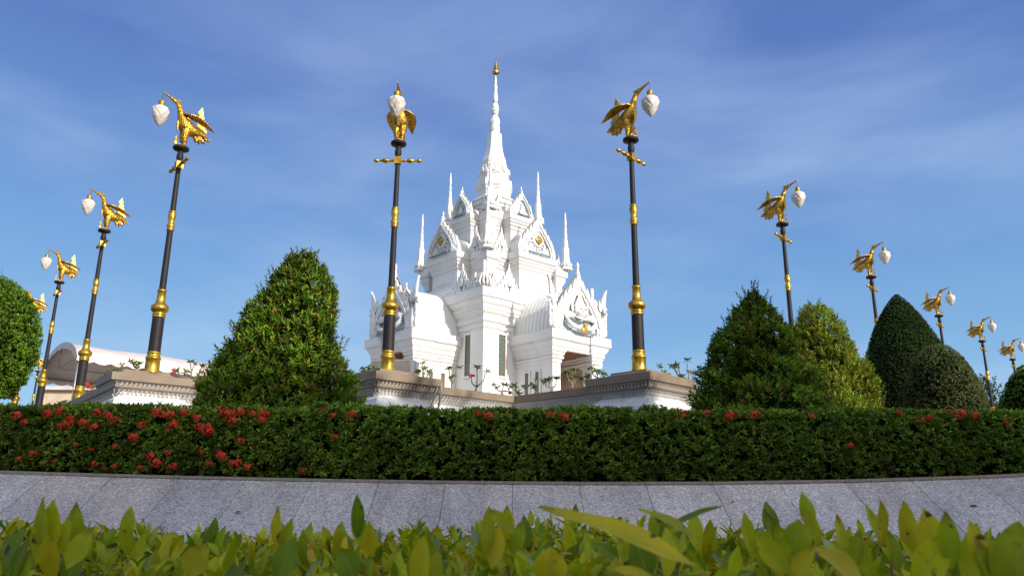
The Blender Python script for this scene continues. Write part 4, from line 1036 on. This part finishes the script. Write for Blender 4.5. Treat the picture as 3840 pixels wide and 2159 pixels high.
# porches
def porch():
    root = empty('porch'); root.parent = temple      # local: axis +X, built at its place from the temple centre
    T = TZ; w_ = 1.30; x0, x1 = 2.9, 4.98
    m = MB()
    capp = [(0, 4.52), (.04, 4.55), (.04, 4.66), (.10, 4.70), (.10, 4.76), (.06, 4.78), (.12, 4.86), (.12, 4.92), (.17, 4.96), (.17, 5.03)]
    base = [(.12, 1.7), (.12, 2.6), (.06, 2.7), (.06, 2.9), (0, 2.95)]
    for sg in (-1, 1):
        y0, y1 = sorted((sg*w_, sg*(w_-.42)))
        pier = [(x1-.50, y0), (x1, y0), (x1, y1), (x1-.50, y1)]
        m.sweep(pier, base+capp, mat=T)
        y0, y1 = sorted((sg*(w_-.07), sg*(w_-.32)))
        m.sweep([(x0, y0), (x1-.5, y0), (x1-.5, y1), (x0, y1)], base+capp, mat=T)
    m.build('pier', M['white'], root)
    m = MB()
    a = .5
    ent = [(x0, -w_+.07), (x1-a, -w_+.07), (x1-a, -w_), (x1, -w_), (x1, -w_+.46), (x1-.07, -w_+.46), (x1-.07, w_-.46), (x1, w_-.46), (x1, w_), (x1-a, w_), (x1-a, w_-.07), (x0, w_-.07)]
    m.sweep(ent, [(.17, 5.032), (.17, 5.10), (.22, 5.16), (.28, 5.28), (.28, 5.34), (.36, 5.38), (.36, 5.72)], mat=T)
    m.build('entablature', M['white'], root)
    # ribbed vault
    m = MB(); n = 22; v = []; f = []; W_, H_ = 1.36, 1.86; st = []
    nr = 11; xs_ = []
    for i in range(nr):
        xa = 2.7+(5.0-2.7)*i/nr; xb = 2.7+(5.0-2.7)*(i+1)/nr; xs_ += [(xa, 0), (xa+(xb-xa)*.55, .022), (xb-.012, .026)]
    for x, dr in xs_:
        for i in range(n+1):
            a_ = math.pi*i/n; q = 1+dr/1.6
            v.append((x, -W_*math.copysign(abs(math.cos(a_))**.86, math.cos(a_))*q, 5.72-.01+H_*math.sin(a_)**.95*q))
    for j in range(len(xs_)-1):
        for i in range(n): q = j*(n+1)+i; f.append((q, q+n+1, q+n+2, q+1))
    m.add(v, f, 0, True, T); m.add(v[-(n+1):], [tuple(range(n+1))], 0, False, T); m.build('vault_roof', M['white'], root)
    m = MB(); m.box(3.0, x1-.1, -w_+.34, w_-.34, 4.99, 5.028, mat=T); m.build('timber_ceiling', M['wood'], root)
    m = MB(); m.box(3.01, 3.05, -w_+.34, w_-.34, 4.84, 4.97, mat=T); m.box(3.05, x1-.55, w_-.38, w_-.33, 4.84, 4.97, mat=T); m.box(3.05, x1-.55, -w_+.33, -w_+.38, 4.84, 4.97, mat=T)
    m.build('gilded_cornice', M['gold'], root)
    m = MB(); m.box(2.98, 3.008, -w_+.33, w_-.33, 1.75, 4.84, mat=T); m.box(3.008, x1-.52, -w_+.325, -w_+.345, 1.75, 4.84, mat=T); m.box(3.008, x1-.52, w_-.345, w_-.325, 1.75, 4.84, mat=T)
    m.build('stone_lining', M['stone'], root)
    m = MB(); m.box(3.006, 3.03, -.28, .28, 1.75, 3.9, mat=T); m.build('doorway', M['dense'], root)
    for sg in (-1, 1):
        for xx in (3.55, 4.12):
            o = window(0, 0, 3.30, 4.26, .20, 0, 0, root, .04)
            o.location = (xx, sg*(w_-.07), -1.7); o.rotation_euler = (0, 0, 0 if sg < 0 else math.pi)
            for ch in []: pass
    fr, pn = pediment(1.36, 2.92, 7)
    R_ = Matrix.Translation((5.08, 0, 5.72-1.7)) @ RZ(1)
    g = fr.build('gable_frame', [M['orn'], M['recess']], root); g.matrix_local = R_
    g = pn.build('mosaic_panel', M['bluemos'], root); g.matrix_local = R_
    g = porch_figure().build('relief_giant', M['orn'], root); g.matrix_local = R_ @ Matrix.Diagonal((1.0, .8, .94, 1))
    b = MB(); b.ball((0, -.34, .12), .16, 12, sc=(1.25, .5, 1)); b.box(-.06, .06, -.44, -.34, .1, .36); g = b.build('gilded_shell', M['tailgold'], root); g.matrix_local = R_
    b = MB(); b.box(-.62, .62, -.40, -.30, .0, .05); g = b.build('lower_bar', M['slate'], root); g.matrix_local = R_
    b = MB()
    for sg in (-1, 1): b.ball((sg*.12, -.42*.8, 1.02*.94), .03, 6)
    g = b.build('red_eyes', M['red'], root); g.matrix_local = R_
    # naga heads at the foot of the gable
    for sg in (-1, 1):
        b = MB(); mm = Matrix.Translation((sg*1.36, -.05, 0))
        b.tube([(0, 0, 0), (sg*.05, 0, .4), (-sg*.02, 0, .8), (sg*.05, 0, 1.15), (sg*.20, 0, 1.28), (sg*.34, 0, 1.22)], [.13, .14, .12, .11, .09, .03], 8, mat=mm)
        b.tube([(sg*.18, 0, 1.14), (sg*.32, 0, 1.05), (sg*.36, 0, 1.0)], [.05, .035, .01], 6, mat=mm)
        flame(b, sg*.06, 1.25, sg*.12, .85, .24, -sg*-.18, t=.08, mat=mm)
        flame(b, -sg*.08, 1.1, -sg*.1, .5, .18, -sg*.1, t=.08, mat=mm)
        for q in range(3): flame(b, sg*.14, .15+.3*q, sg*.5, .36, .16, -sg*.2, t=.08, mat=mm)
        g = b.build('naga_head', M['orn'], root); g.matrix_local = R_
    return root
p0 = porch()
for k in range(1, 4):
    o = copy_tree(p0, temple); o.rotation_euler = (0, 0, k*math.pi/2)

# ------------------------------------------------------------------ things on the terrace
# condenser unit
m = MB(); ac = empty('air_conditioner', (-3.02, 19.6, 1.80), -.2); tag(ac, 'grey slatted metal condenser box behind the lamp left of the temple porch', 'air conditioner')
m.box(-.62, .50, -.3, .3, .35, 1.42); m.build('case', M['steel'], ac)
m = MB()
for k in range(11): m.box(-.60, .48, -.34, -.302, .86+k*.05, .885+k*.05)
m.box(-.60, .48, -.34, -.302, .4, .44); m.box(-.3, .2, -.33, -.302, .5, .78); m.build('louvre', M['ac'], ac)
m = MB()
for x in (-.55, .43): m.box(x, x+.06, -.28, -.22, 0, .35); m.box(x, x+.06, .22, .28, 0, .35)
m.build('leg', M['steel'], ac)
# hose over the wall
m = MB()
hose = [(-1.55, 16.0, 1.8), (-1.50, 15.55, 2.05), (-1.46, 15.35, 2.09), (-1.42, 15.2, 2.03), (-1.43, 15.1, 1.75), (-1.5, 15.12, 1.3), (-1.47, 15.1, .6)]
m.tube(hose, .022, 8); m.tube([(x-.05+(.14 if z < 1.8 else 0)*-(1 if z < 1.5 else .5), y, z+.01) for x, y, z in hose], .018, 8)
tag(m.build('hose', M['cable']), 'grey double hose hanging over the brown coping of the terrace wall', 'hose')

# tent
def tent():
    r = empty('tent', (-16.4, 27.9, 1.73)); tag(r, 'white barrel roofed event tent with scalloped edge left of the temple', 'tent')
    u = Vector((.635, .772, 0)); v_ = Vector((-.643, .766, 0)); L = 12.5; Wd = 8.2
    def P(s, t, z): q = u*s+v_*t; return (q.x, q.y, z)
    n = 16; ns = 14
    def arch(t): return 3.02+.92*math.sin(math.pi*t)**.62
    m = MB(); vv = []; ff = []
    for j in range(ns+1):
        s = L*j/ns; sag = .07*math.sin(math.pi*((j % 4)/4.))
        for i in range(n+1): t = i/n; vv.append(P(s+.0, Wd*t, arch(t)-sag*.8))
    for j in range(ns):
        for i in range(n): q = j*(n+1)+i; ff.append((q, q+n+1, q+n+2, q+1))
    m.add(vv, ff, 0, True); top = m.build('canopy', M['tent'], r)
    so = top.modifiers.new('s', 'SOLIDIFY'); so.thickness = .03
    m = MB(); k = 60                          # scalloped valance on near side, far side and end
    for t in (0, Wd):
        vv = []; ff = []
        for i in range(k+1): s = L*i/k; vv += [P(s, t-.02, 3.03), P(s, t-.05, 2.82-.09*abs(math.sin(i*math.pi/3)))]
        for i in range(k): ff.append((2*i, 2*i+1, 2*i+3, 2*i+2))
        m.add(vv, ff)
    vv = []; ff = []
    for i in range(n*2+1):
        t = i/(n*2); vv += [P(-.03, Wd*t, arch(t)+.02), P(-.05, Wd*t, arch(t)-.22-.05*abs(math.sin(i*math.pi/4)))]
    for i in range(n*2): ff.append((2*i, 2*i+1, 2*i+3, 2*i+2))
    m.add(vv, ff); m.build('valance', M['tent'], r)
    m = MB()
    for s in (0.1, L/3, 2*L/3, L-.1):
        for t in (.1, Wd-.1): m.tube([P(s, t, 0), P(s, t, 3.0)], .04, 8)
        m.tube([P(s, .1, 2.98), P(s, Wd-.1, 2.98)], .03, 6)
        m.tube([P(s, Wd*i/10, arch(i/10)-.06) for i in range(11)], .03, 6)
        m.tube([P(s, Wd*.5, 2.98), P(s, Wd*.5, arch(.5)-.05)], .025, 6)
    for t in (.1, Wd*.5, Wd-.1): m.tube([P(0, t, 2.98), P(L, t, 2.98)], .03, 6)
    m.build('poles', M['steel'], r)
    return r
tent()
# end lamp hanging from tent: small floodlight
# far house + palm on the left
h = empty('small_house', (-27.5, 45, 0)); tag(h, 'low cream house with white ledge behind the terrace at far left', 'house')
m = MB(); m.box(-3.2, 3.2, -2, 2, -1.5, 6.3); m.build('wall', M['house'], h)
m = MB(); m.box(-3.4, 3.4, -2.3, 2.3, 6.3, 6.5); m.build('roof_ledge', M['tent'], h)
h.location = (-22.4, 43, -1.3)
def palm(x, y, z, s, label):
    r = empty('palm', (x, y, z)); tag(r, label, 'palm')
    t = MB(); t.tube([(0, 0, -2), (0, 0, 0), (0, 0, .2)], [.12, .1, .08], 8); t.build('trunk', M['bark'], r)
    P = []; D = []; Nn = []; L = []
    for k in range(22):
        a = rnd.uniform(0, 6.28); el = rnd.uniform(.2, 1.3); d = Vector((math.cos(a)*math.cos(el), math.sin(a)*math.cos(el), math.sin(el)))
        p = Vector((0, 0, .1)); 
        for i in range(16):
            p = p+d*s*.07; d = (d+Vector((0, 0, -.07))).normalized(); sd_ = d.cross(Vector((0, 0, 1))).normalized()
            for sg in (-1, 1):
                P.append(p[:]); D.append((sd_*sg+d*.8+Vector((0, 0, -.2)))[:]); Nn.append((0, 0, 1)); L.append(s*.34*math.sin((i+2)/18*math.pi))
    P = np.array(P); n = len(P); L = np.array(L)
    leaves('fronds', P, np.array(D), np.array(Nn, float), L, L*.09, palette(n, [(.05, .10, .02), (.08, .13, .03), (.03, .06, .015)], [1, 1, 1]), M['leaf'], r)
palm(-17.1, 26.0, 1.5, 1.05, 'feathery palm crown beside the pole under the open end of the tent')

# desert roses along the terrace edge
def adenium(px, py, D, targets, label, flower=None, seed=0):
    """px,py: where the stem meets the coping; targets: tips (px,py); D: distance"""
    rr = random.Random(seed)
    def wp(a, b, dd):
        X = a-1288; Y = 724-b; c_, s_ = math.cos(rad(.425)), math.sin(rad(.425)); X, Y = X*c_-Y*s_, X*s_+Y*c_
        fw = 1813.5-Y*.2588; return Vector((X/fw*dd, dd, (Y*.9659+485.9)/fw*dd))
    base = wp(px, py, D); r = empty('desert_rose', (base.x, base.y, 1.73)); tag(r, label, 'plant', 'desert roses along the terrace edge')
    b = base-Vector((base.x, base.y, 1.73))
    m = MB(); m.lathe([(.11, 0), (.15, .02), (.17, max(.12, b.z-.12)), (.185, max(.13, b.z-.11)), (.17, max(.14, b.z-.10))], 14); m.build('pot', M['pot'], r)
    m = MB(); tips = []
    fork = b+Vector((rr.uniform(-.03, .03), 0, .10))
    m.tube([b-Vector((0, 0, .15)), b, fork], [.055, .040, .026], 8)
    for a, c in targets:
        t = wp(a, c, D+rr.uniform(-.12, .12))-Vector((base.x, base.y, 1.73))
        mid = fork.lerp(t, .5)+Vector((rr.uniform(-.03, .03)+(t.x-fork.x)*.18, 0, -.03)); q = fork.lerp(t, .78)+Vector((rr.uniform(-.02, .02), 0, 0))
        m.tube([fork, fork.lerp(mid, .6)+Vector((0, 0, -.012)), mid, q, t], [.020, .017, .014, .012, .009], 6); tips.append(t)
        if rr.random() < .7:
            t2 = mid.lerp(t, .5)+Vector((rr.uniform(-.10, .10), rr.uniform(-.05, .05), .09)); m.tube([mid, mid.lerp(t2, .5)+Vector((0, 0, .0)), t2], [.012, .010, .008], 6); tips.append(t2)
    m.build('stem', M['bark'], r)
    P = []; D_ = []; 
    for t in tips:
        nn_ = rr.randint(7, 10)
        for k in range(nn_):
            a = k*2.4+rr.uniform(-.3, .3); e_ = rr.uniform(-.5, 1.3); P.append(t[:]); D_.append((math.cos(a), math.sin(a), e_))
    P = np.array(P); n = len(P)
    leaves('foliage', P, np.array(D_), np.tile([0, -.6, .6], (n, 1))+rng.normal(size=(n, 3))*.5, rng.uniform(.08, .13, n), rng.uniform(.030, .042, n), palette(n, [(.09, .15, .03), (.14, .19, .04), (.05, .09, .02)], [1, 1, 1]), M['leaf'], r, .15, .25)
    if flower:
        for (a, c, mt) in flower:
            t = wp(a, c, D)-Vector((base.x, base.y, 1.73)); m = MB()
            for k in range(6):
                mm = Matrix.Translation(t) @ Matrix.Rotation(k*math.pi/3, 4, 'Y')
                m.prism([(0, 0), (.020, .02), (.016, .045), (0, .052), (-.016, .045), (-.020, .02)], .008, mat=mm, ridge=.008)
            m.build('flower', M[mt], r)
adeniums = [
 (1062, 962, 17.2, [(1050, 938), (1063, 912), (1070, 928), (1078, 935)], 'small desert rose beside the condenser box, left of the hose', None),
 (1139, 977, 17.6, [(1129, 925), (1155, 925), (1133, 950)], 'forked desert rose in front of the left porch windows', None),
 (1196, 983, 17.9, [(1185, 945), (1200, 920), (1226, 933)], 'desert rose with one red flower in front of the tower corner window', [(1184, 944, 'red')]),
 (1264, 993, 18.2, [(1250, 975), (1268, 968), (1286, 974)], 'low spreading desert rose leftmost at the inner wall corner', [(1283, 987, 'pink')]),
 (1308, 999, 18.1, [(1296, 972), (1325, 975), (1300, 985)], 'low desert rose standing right in the inner wall corner', None),
 (1348, 992, 17.7, [(1338, 966), (1350, 955), (1343, 975)], 'small leafy desert rose under the narrow windows of the right porch', None),
 (1388, 986, 17.4, [(1367, 961), (1377, 955), (1401, 953)], 'wide forked desert rose before the right porch pier', None),
 (1440, 978, 17.2, [(1425, 937), (1452, 950), (1440, 930)], 'taller desert rose in front of the right porch opening', None),
 (1470, 973, 16.8, [(1462, 955), (1478, 948)], 'slim desert rose at the right side of the porch opening', None),
 (1508, 963, 16.6, [(1487, 925), (1502, 937), (1522, 942)], 'bare stemmed desert rose left of the right hand pedestal', None),
 (1693, 962, 17.0, [(1658, 920), (1668, 945), (1676, 940)], 'spreading desert rose right of the right hand lamp base', None),
 (1733, 972, 17.0, [(1688, 920), (1700, 916), (1730, 905), (1747, 937), (1715, 950)], 'large many branched desert rose beside the bushy cone shrub', None),
 (925, 948, 16.5, [(912, 935), (920, 930), (940, 936), (930, 928)], 'low desert rose between the left cone shrub and the lamp base', None),
 (345, 935, 17.6, [(334, 914), (352, 915), (345, 925)], 'small desert rose left of the leftmost pedestal lamp base', None),
 (482, 963, 17.0, [(440, 933), (462, 938), (480, 911), (510, 922), (508, 935)], 'desert rose with a red bloom between the left lamp and cone shrub', [(438, 934, 'red')]),
 (305, 945, 18.6, [(292, 930), (306, 919), (322, 932)], 'desert rose in front of the tent beside magenta blooms', None),
 (262, 962, 19.5, [(268, 942), (285, 938), (255, 950)], 'magenta flowering shrub in front of the tent eave', [(268, 942, 'pink'), (276, 940, 'pink'), (285, 938, 'pink'), (272, 946, 'pink'), (290, 942, 'pink')]),
 (232, 985, 20.0, [(220, 966), (230, 975), (222, 990), (240, 962)], 'red flowering plant beside the second lamp base of the left row', [(219, 964, 'red'), (222, 968, 'red'), (230, 974, 'red'), (222, 990, 'red'), (217, 992, 'red')]),
]
for i, (px, py, D, tg, lab, fl) in enumerate(adeniums): adenium(px, py, D, tg, lab, fl, seed=i)

# ------------------------------------------------------------------ foreground clipped shrub with big leaves
def big_leaves(name, P, D, Nn, L, W, C, mat, parent, curl, fold):
    n = len(P); D = unit(D); S = unit(np.cross(D, Nn)); U = np.cross(S, D)
    rows = 9; prof = np.array([.02, .42, .74, .93, 1.0, .92, .72, .40, .0]); tt = np.linspace(0, 1, rows); tt = tt**1.0
    V = np.empty((n, rows, 5, 3), np.float32)
    wav = rng.uniform(0, 6.28, n)
    for i, t in enumerate(tt):
        c = P+D*(L*t)[:, None]-U*(L*curl*t*t)[:, None]
        for j, s in enumerate((-1, -.5, 0, .5, 1)):
            w_ = prof[i]*W*.5*s
            wave = np.sin(t*9+wav+s)*W*.05*abs(s)
            V[:, i, j] = c+S*w_[:, None]+U*(np.abs(w_)*fold+wave)[:, None]
    V = V.reshape(n, rows*5, 3); F = []
    for i in range(rows-1):
        for j in range(4): q = i*5+j; F.append((q, q+1, q+6, q+5))
    F = np.array(F); nf = len(F); FF = (np.arange(n)*rows*5)[:, None, None]+F[None]
    FF = FF.reshape(-1, 4)
    me = bpy.data.meshes.new(name); me.vertices.add(n*rows*5); me.vertices.foreach_set('co', V.ravel())
    me.loops.add(FF.size); me.loops.foreach_set('vertex_index', FF.ravel().astype(np.int32))
    me.polygons.add(len(FF)); me.polygons.foreach_set('loop_start', np.arange(0, FF.size, 4, dtype=np.int32)); me.polygons.foreach_set('loop_total', np.full(len(FF), 4, np.int32))
    me.update(calc_edges=True); me.polygons.foreach_set('use_smooth', np.ones(len(FF), bool))
    ca = me.color_attributes.new('Col', 'FLOAT_COLOR', 'POINT'); cc = np.ones((n, rows*5, 4), np.float32); cc[:, :, :3] = C[:, None, :]
    tipd = np.repeat(tt, 5)[None, :, None]; cc[:, :, :3] *= (1.0+.10*tipd)
    ca.data.foreach_set('color', cc.ravel())
    uv = me.uv_layers.new(name='UVMap'); uvv = np.array([(s, t) for t in tt for s in (-1, -.5, 0, .5, 1)], np.float32)
    uv.data.foreach_set('uv', np.tile(uvv, (n, 1))[FF.ravel()].ravel().astype(np.float32))
    me.materials.append(mat); o = bpy.data.objects.new(name, me); COL.objects.link(o); o.parent = parent
    return o
fg = empty('clipped_leafy_shrub', (0, 1.4, GZ)); tag(fg, 'yellow green broad leaved shrub bed filling the foreground below the granite slope', 'shrub')
off = np.array([0, 1.4, GZ])
def ftop(x, y): return -.168+.014*np.sin(x*3.1+1)+.012*np.sin(y*5+x*2)+.006*np.sin(x*9)
ns = 3600
x = rng.uniform(-2.4, 2.4, ns); y = .62+2.15*rng.uniform(0, 1, ns)**.85
P = np.stack([x, y, ftop(x, y)-rng.uniform(.0, .11, ns)-.02], 1)
A = rng.normal(size=(ns, 3))*.5+np.array([0, -.05, .9])
nl = 6
lp, ld, ln, ll, li, lf = sprout(P, A, nl, .078, .95, .06)
sz = rng.uniform(.75, 1.2, ns)[li]
FGC = [(.44, .46, .012), (.33, .40, .015), (.55, .47, .015), (.16, .25, .018), (.55, .36, .045), (.30, .36, .24)]
C = palette(len(lp), FGC, [30, 26, 18, 14, 4, 5], .15)
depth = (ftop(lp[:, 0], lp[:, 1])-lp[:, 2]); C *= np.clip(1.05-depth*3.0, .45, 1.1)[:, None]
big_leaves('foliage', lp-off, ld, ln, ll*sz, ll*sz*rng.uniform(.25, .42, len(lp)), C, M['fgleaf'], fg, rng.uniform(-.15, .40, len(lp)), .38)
# upright shoots standing above the clipped top
shoots = [(160, 1262, 1.15, 4), (345, 1270, 1.6, 3), (715, 1280, 1.7, 2), (790, 1300, 1.6, 3), (925, 1250, 1.6, 3), (1285, 1262, 1.45, 2), (1235, 1275, 1.4, 2), (2045, 1222, 1.5, 2), (1960, 1250, 1.55, 3), (1905, 1285, 1.5, 3), (2225, 1235, 1.3, 3), (2300, 1250, 1.25, 3), (2390, 1265, .85, 2), (2500, 1290, .8, 3), (2560, 1320, .75, 3), (1660, 1265, 1.6, 2), (1345, 1285, 1.7, 3), (870, 1300, 1.8, 3), (2130, 1290, 1.5, 3), (60, 1310, 1.2, 3), (545, 1300, 1.9, 2), (1075, 1340, .85, 2), (1120, 1320, 2.0, 3), (1770, 1275, 1.6, 3), (430, 1345, 1.5, 3), (2430, 1330, 1.0, 3)]
P = []; D = []; Nn = []; L = []; W = []
st = MB()
for px, py, d, k in shoots:
    X = px-1288; Y = 724-py; fw = 1813.5-Y*.2588; top = np.array([X/fw*d, d, (Y*.9659+485.9)/fw*d])
    L0 = min(.085, .042*d+.03)
    for q in range(k):
        a = rnd.uniform(0, 6.28); dr = np.array([math.cos(a)*.30*(1 if q else .3), math.sin(a)*.3, 1.]); dr /= np.linalg.norm(dr)
        b = top-np.array([0, 0, L0*(1.0+.25*q)])+np.array([(q-(k-1)/2)*.012, 0, 0]); P.append(b); D.append(dr); Nn.append((math.sin(a*3)*.5, -1, .15)); L.append(L0*rnd.uniform(.9, 1.1)); W.append(L0*rnd.uniform(.32, .42))
    st.tube([tuple(top-np.array([0, 0, L0*1.3])-off), tuple(top-np.array([rnd.uniform(-.02, .02), 0, L0*1.3+.14])-off)], .0022, 5)
# the long blade and a few large near leaves
def aim(p0, p1, d0, d1, w_, nrm=(0, -1, .4)):
    q = []
    for (px, py), d in ((p0, d0), (p1, d1)):
        X = px-1288; Y = 724-py; fw = 1813.5-Y*.2588; q.append(np.array([X/fw*d, d, (Y*.9659+485.9)/fw*d]))
    P.append(q[0]); D.append(q[1]-q[0]); L.append(np.linalg.norm(q[1]-q[0])); W.append(w_); Nn.append(nrm)
aim((1770, 1425), (1372, 1240), .78, .80, .040, (.1, -.45, 1)); aim((1760, 1350), (1618, 1262), 1.0, 1.0, .026, (.2, -.5, 1)); aim((1680, 1325), (1815, 1252), 1.2, 1.2, .020, (-.2, -.4, 1))
for a_ in [((1060, 1500), (1078, 1338), .90, .88, .036), ((1385, 1480), (1392, 1372), 1.0, 1.0, .045), ((2300, 1480), (2390, 1330), .85, .85, .035), ((2560, 1500), (2572, 1300), .75, .75, .055), ((2360, 1420), (2330, 1266), .95, .95, .038),
    ((110, 1440), (135, 1262), 1.15, 1.15, .042), ((185, 1430), (190, 1268), 1.17, 1.17, .034), ((170, 1440), (240, 1330), 1.1, 1.1, .034), ((2190, 1470), (2060, 1360), .85, .85, .038, (.2, -.7, .8)), ((1700, 1480), (1530, 1410), .9, .9, .030, (.1, -.4, 1)),
    ((1300, 1340), (1235, 1277), 1.2, 1.2, .022), ((700, 1470), (745, 1350), 1.1, 1.1, .036), ((2005, 1385), (2015, 1300), 1.25, 1.25, .045), ((1990, 1440), (1905, 1340), .9, .9, .03), ((480, 1460), (520, 1370), 1.05, 1.05, .04), ((900, 1460), (860, 1380), 1.05, 1.05, .036), ((1640, 1460), (1600, 1340), 1.0, 1.0, .036)]: aim(*a_)
n = len(P); C = palette(n, FGC[:4], [20, 20, 14, 12], .12)
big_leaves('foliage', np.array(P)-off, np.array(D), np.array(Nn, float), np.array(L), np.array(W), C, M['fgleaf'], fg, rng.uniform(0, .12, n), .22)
# browned withered leaves
n = 60; x = rng.uniform(-1.6, 1.8, n); y = rng.uniform(1., 2.3, n)
big_leaves('withered_leaf', np.stack([x, y, ftop(x, y)-.02], 1)-off, rng.normal(size=(n, 3))+[0, 0, .6], rng.normal(size=(n, 3)), rng.uniform(.04, .07, n), rng.uniform(.015, .03, n), palette(n, [(.16, .06, .03), (.34, .22, .13), (.10, .035, .02)], [1, 1, 1]), M['fgleaf'], fg, rng.uniform(.2, .8, n), .7)['kind'] = 'stuff'
for k in range(900):
    x_ = rnd.uniform(-2.3, 2.3); y_ = rnd.uniform(.65, 2.7); t_ = float(ftop(x_, y_))-.03
    st.tube([(x_-off[0], y_-off[1], t_-off[2]), (x_+rnd.uniform(-.03, .03)-off[0], y_+rnd.uniform(-.03, .03)-off[1], t_-.22-off[2])], .0028, 4)
st.build('stems', M['twig'], fg)
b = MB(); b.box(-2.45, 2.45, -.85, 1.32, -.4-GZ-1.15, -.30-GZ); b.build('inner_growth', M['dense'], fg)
print('objects', len(bpy.data.objects))
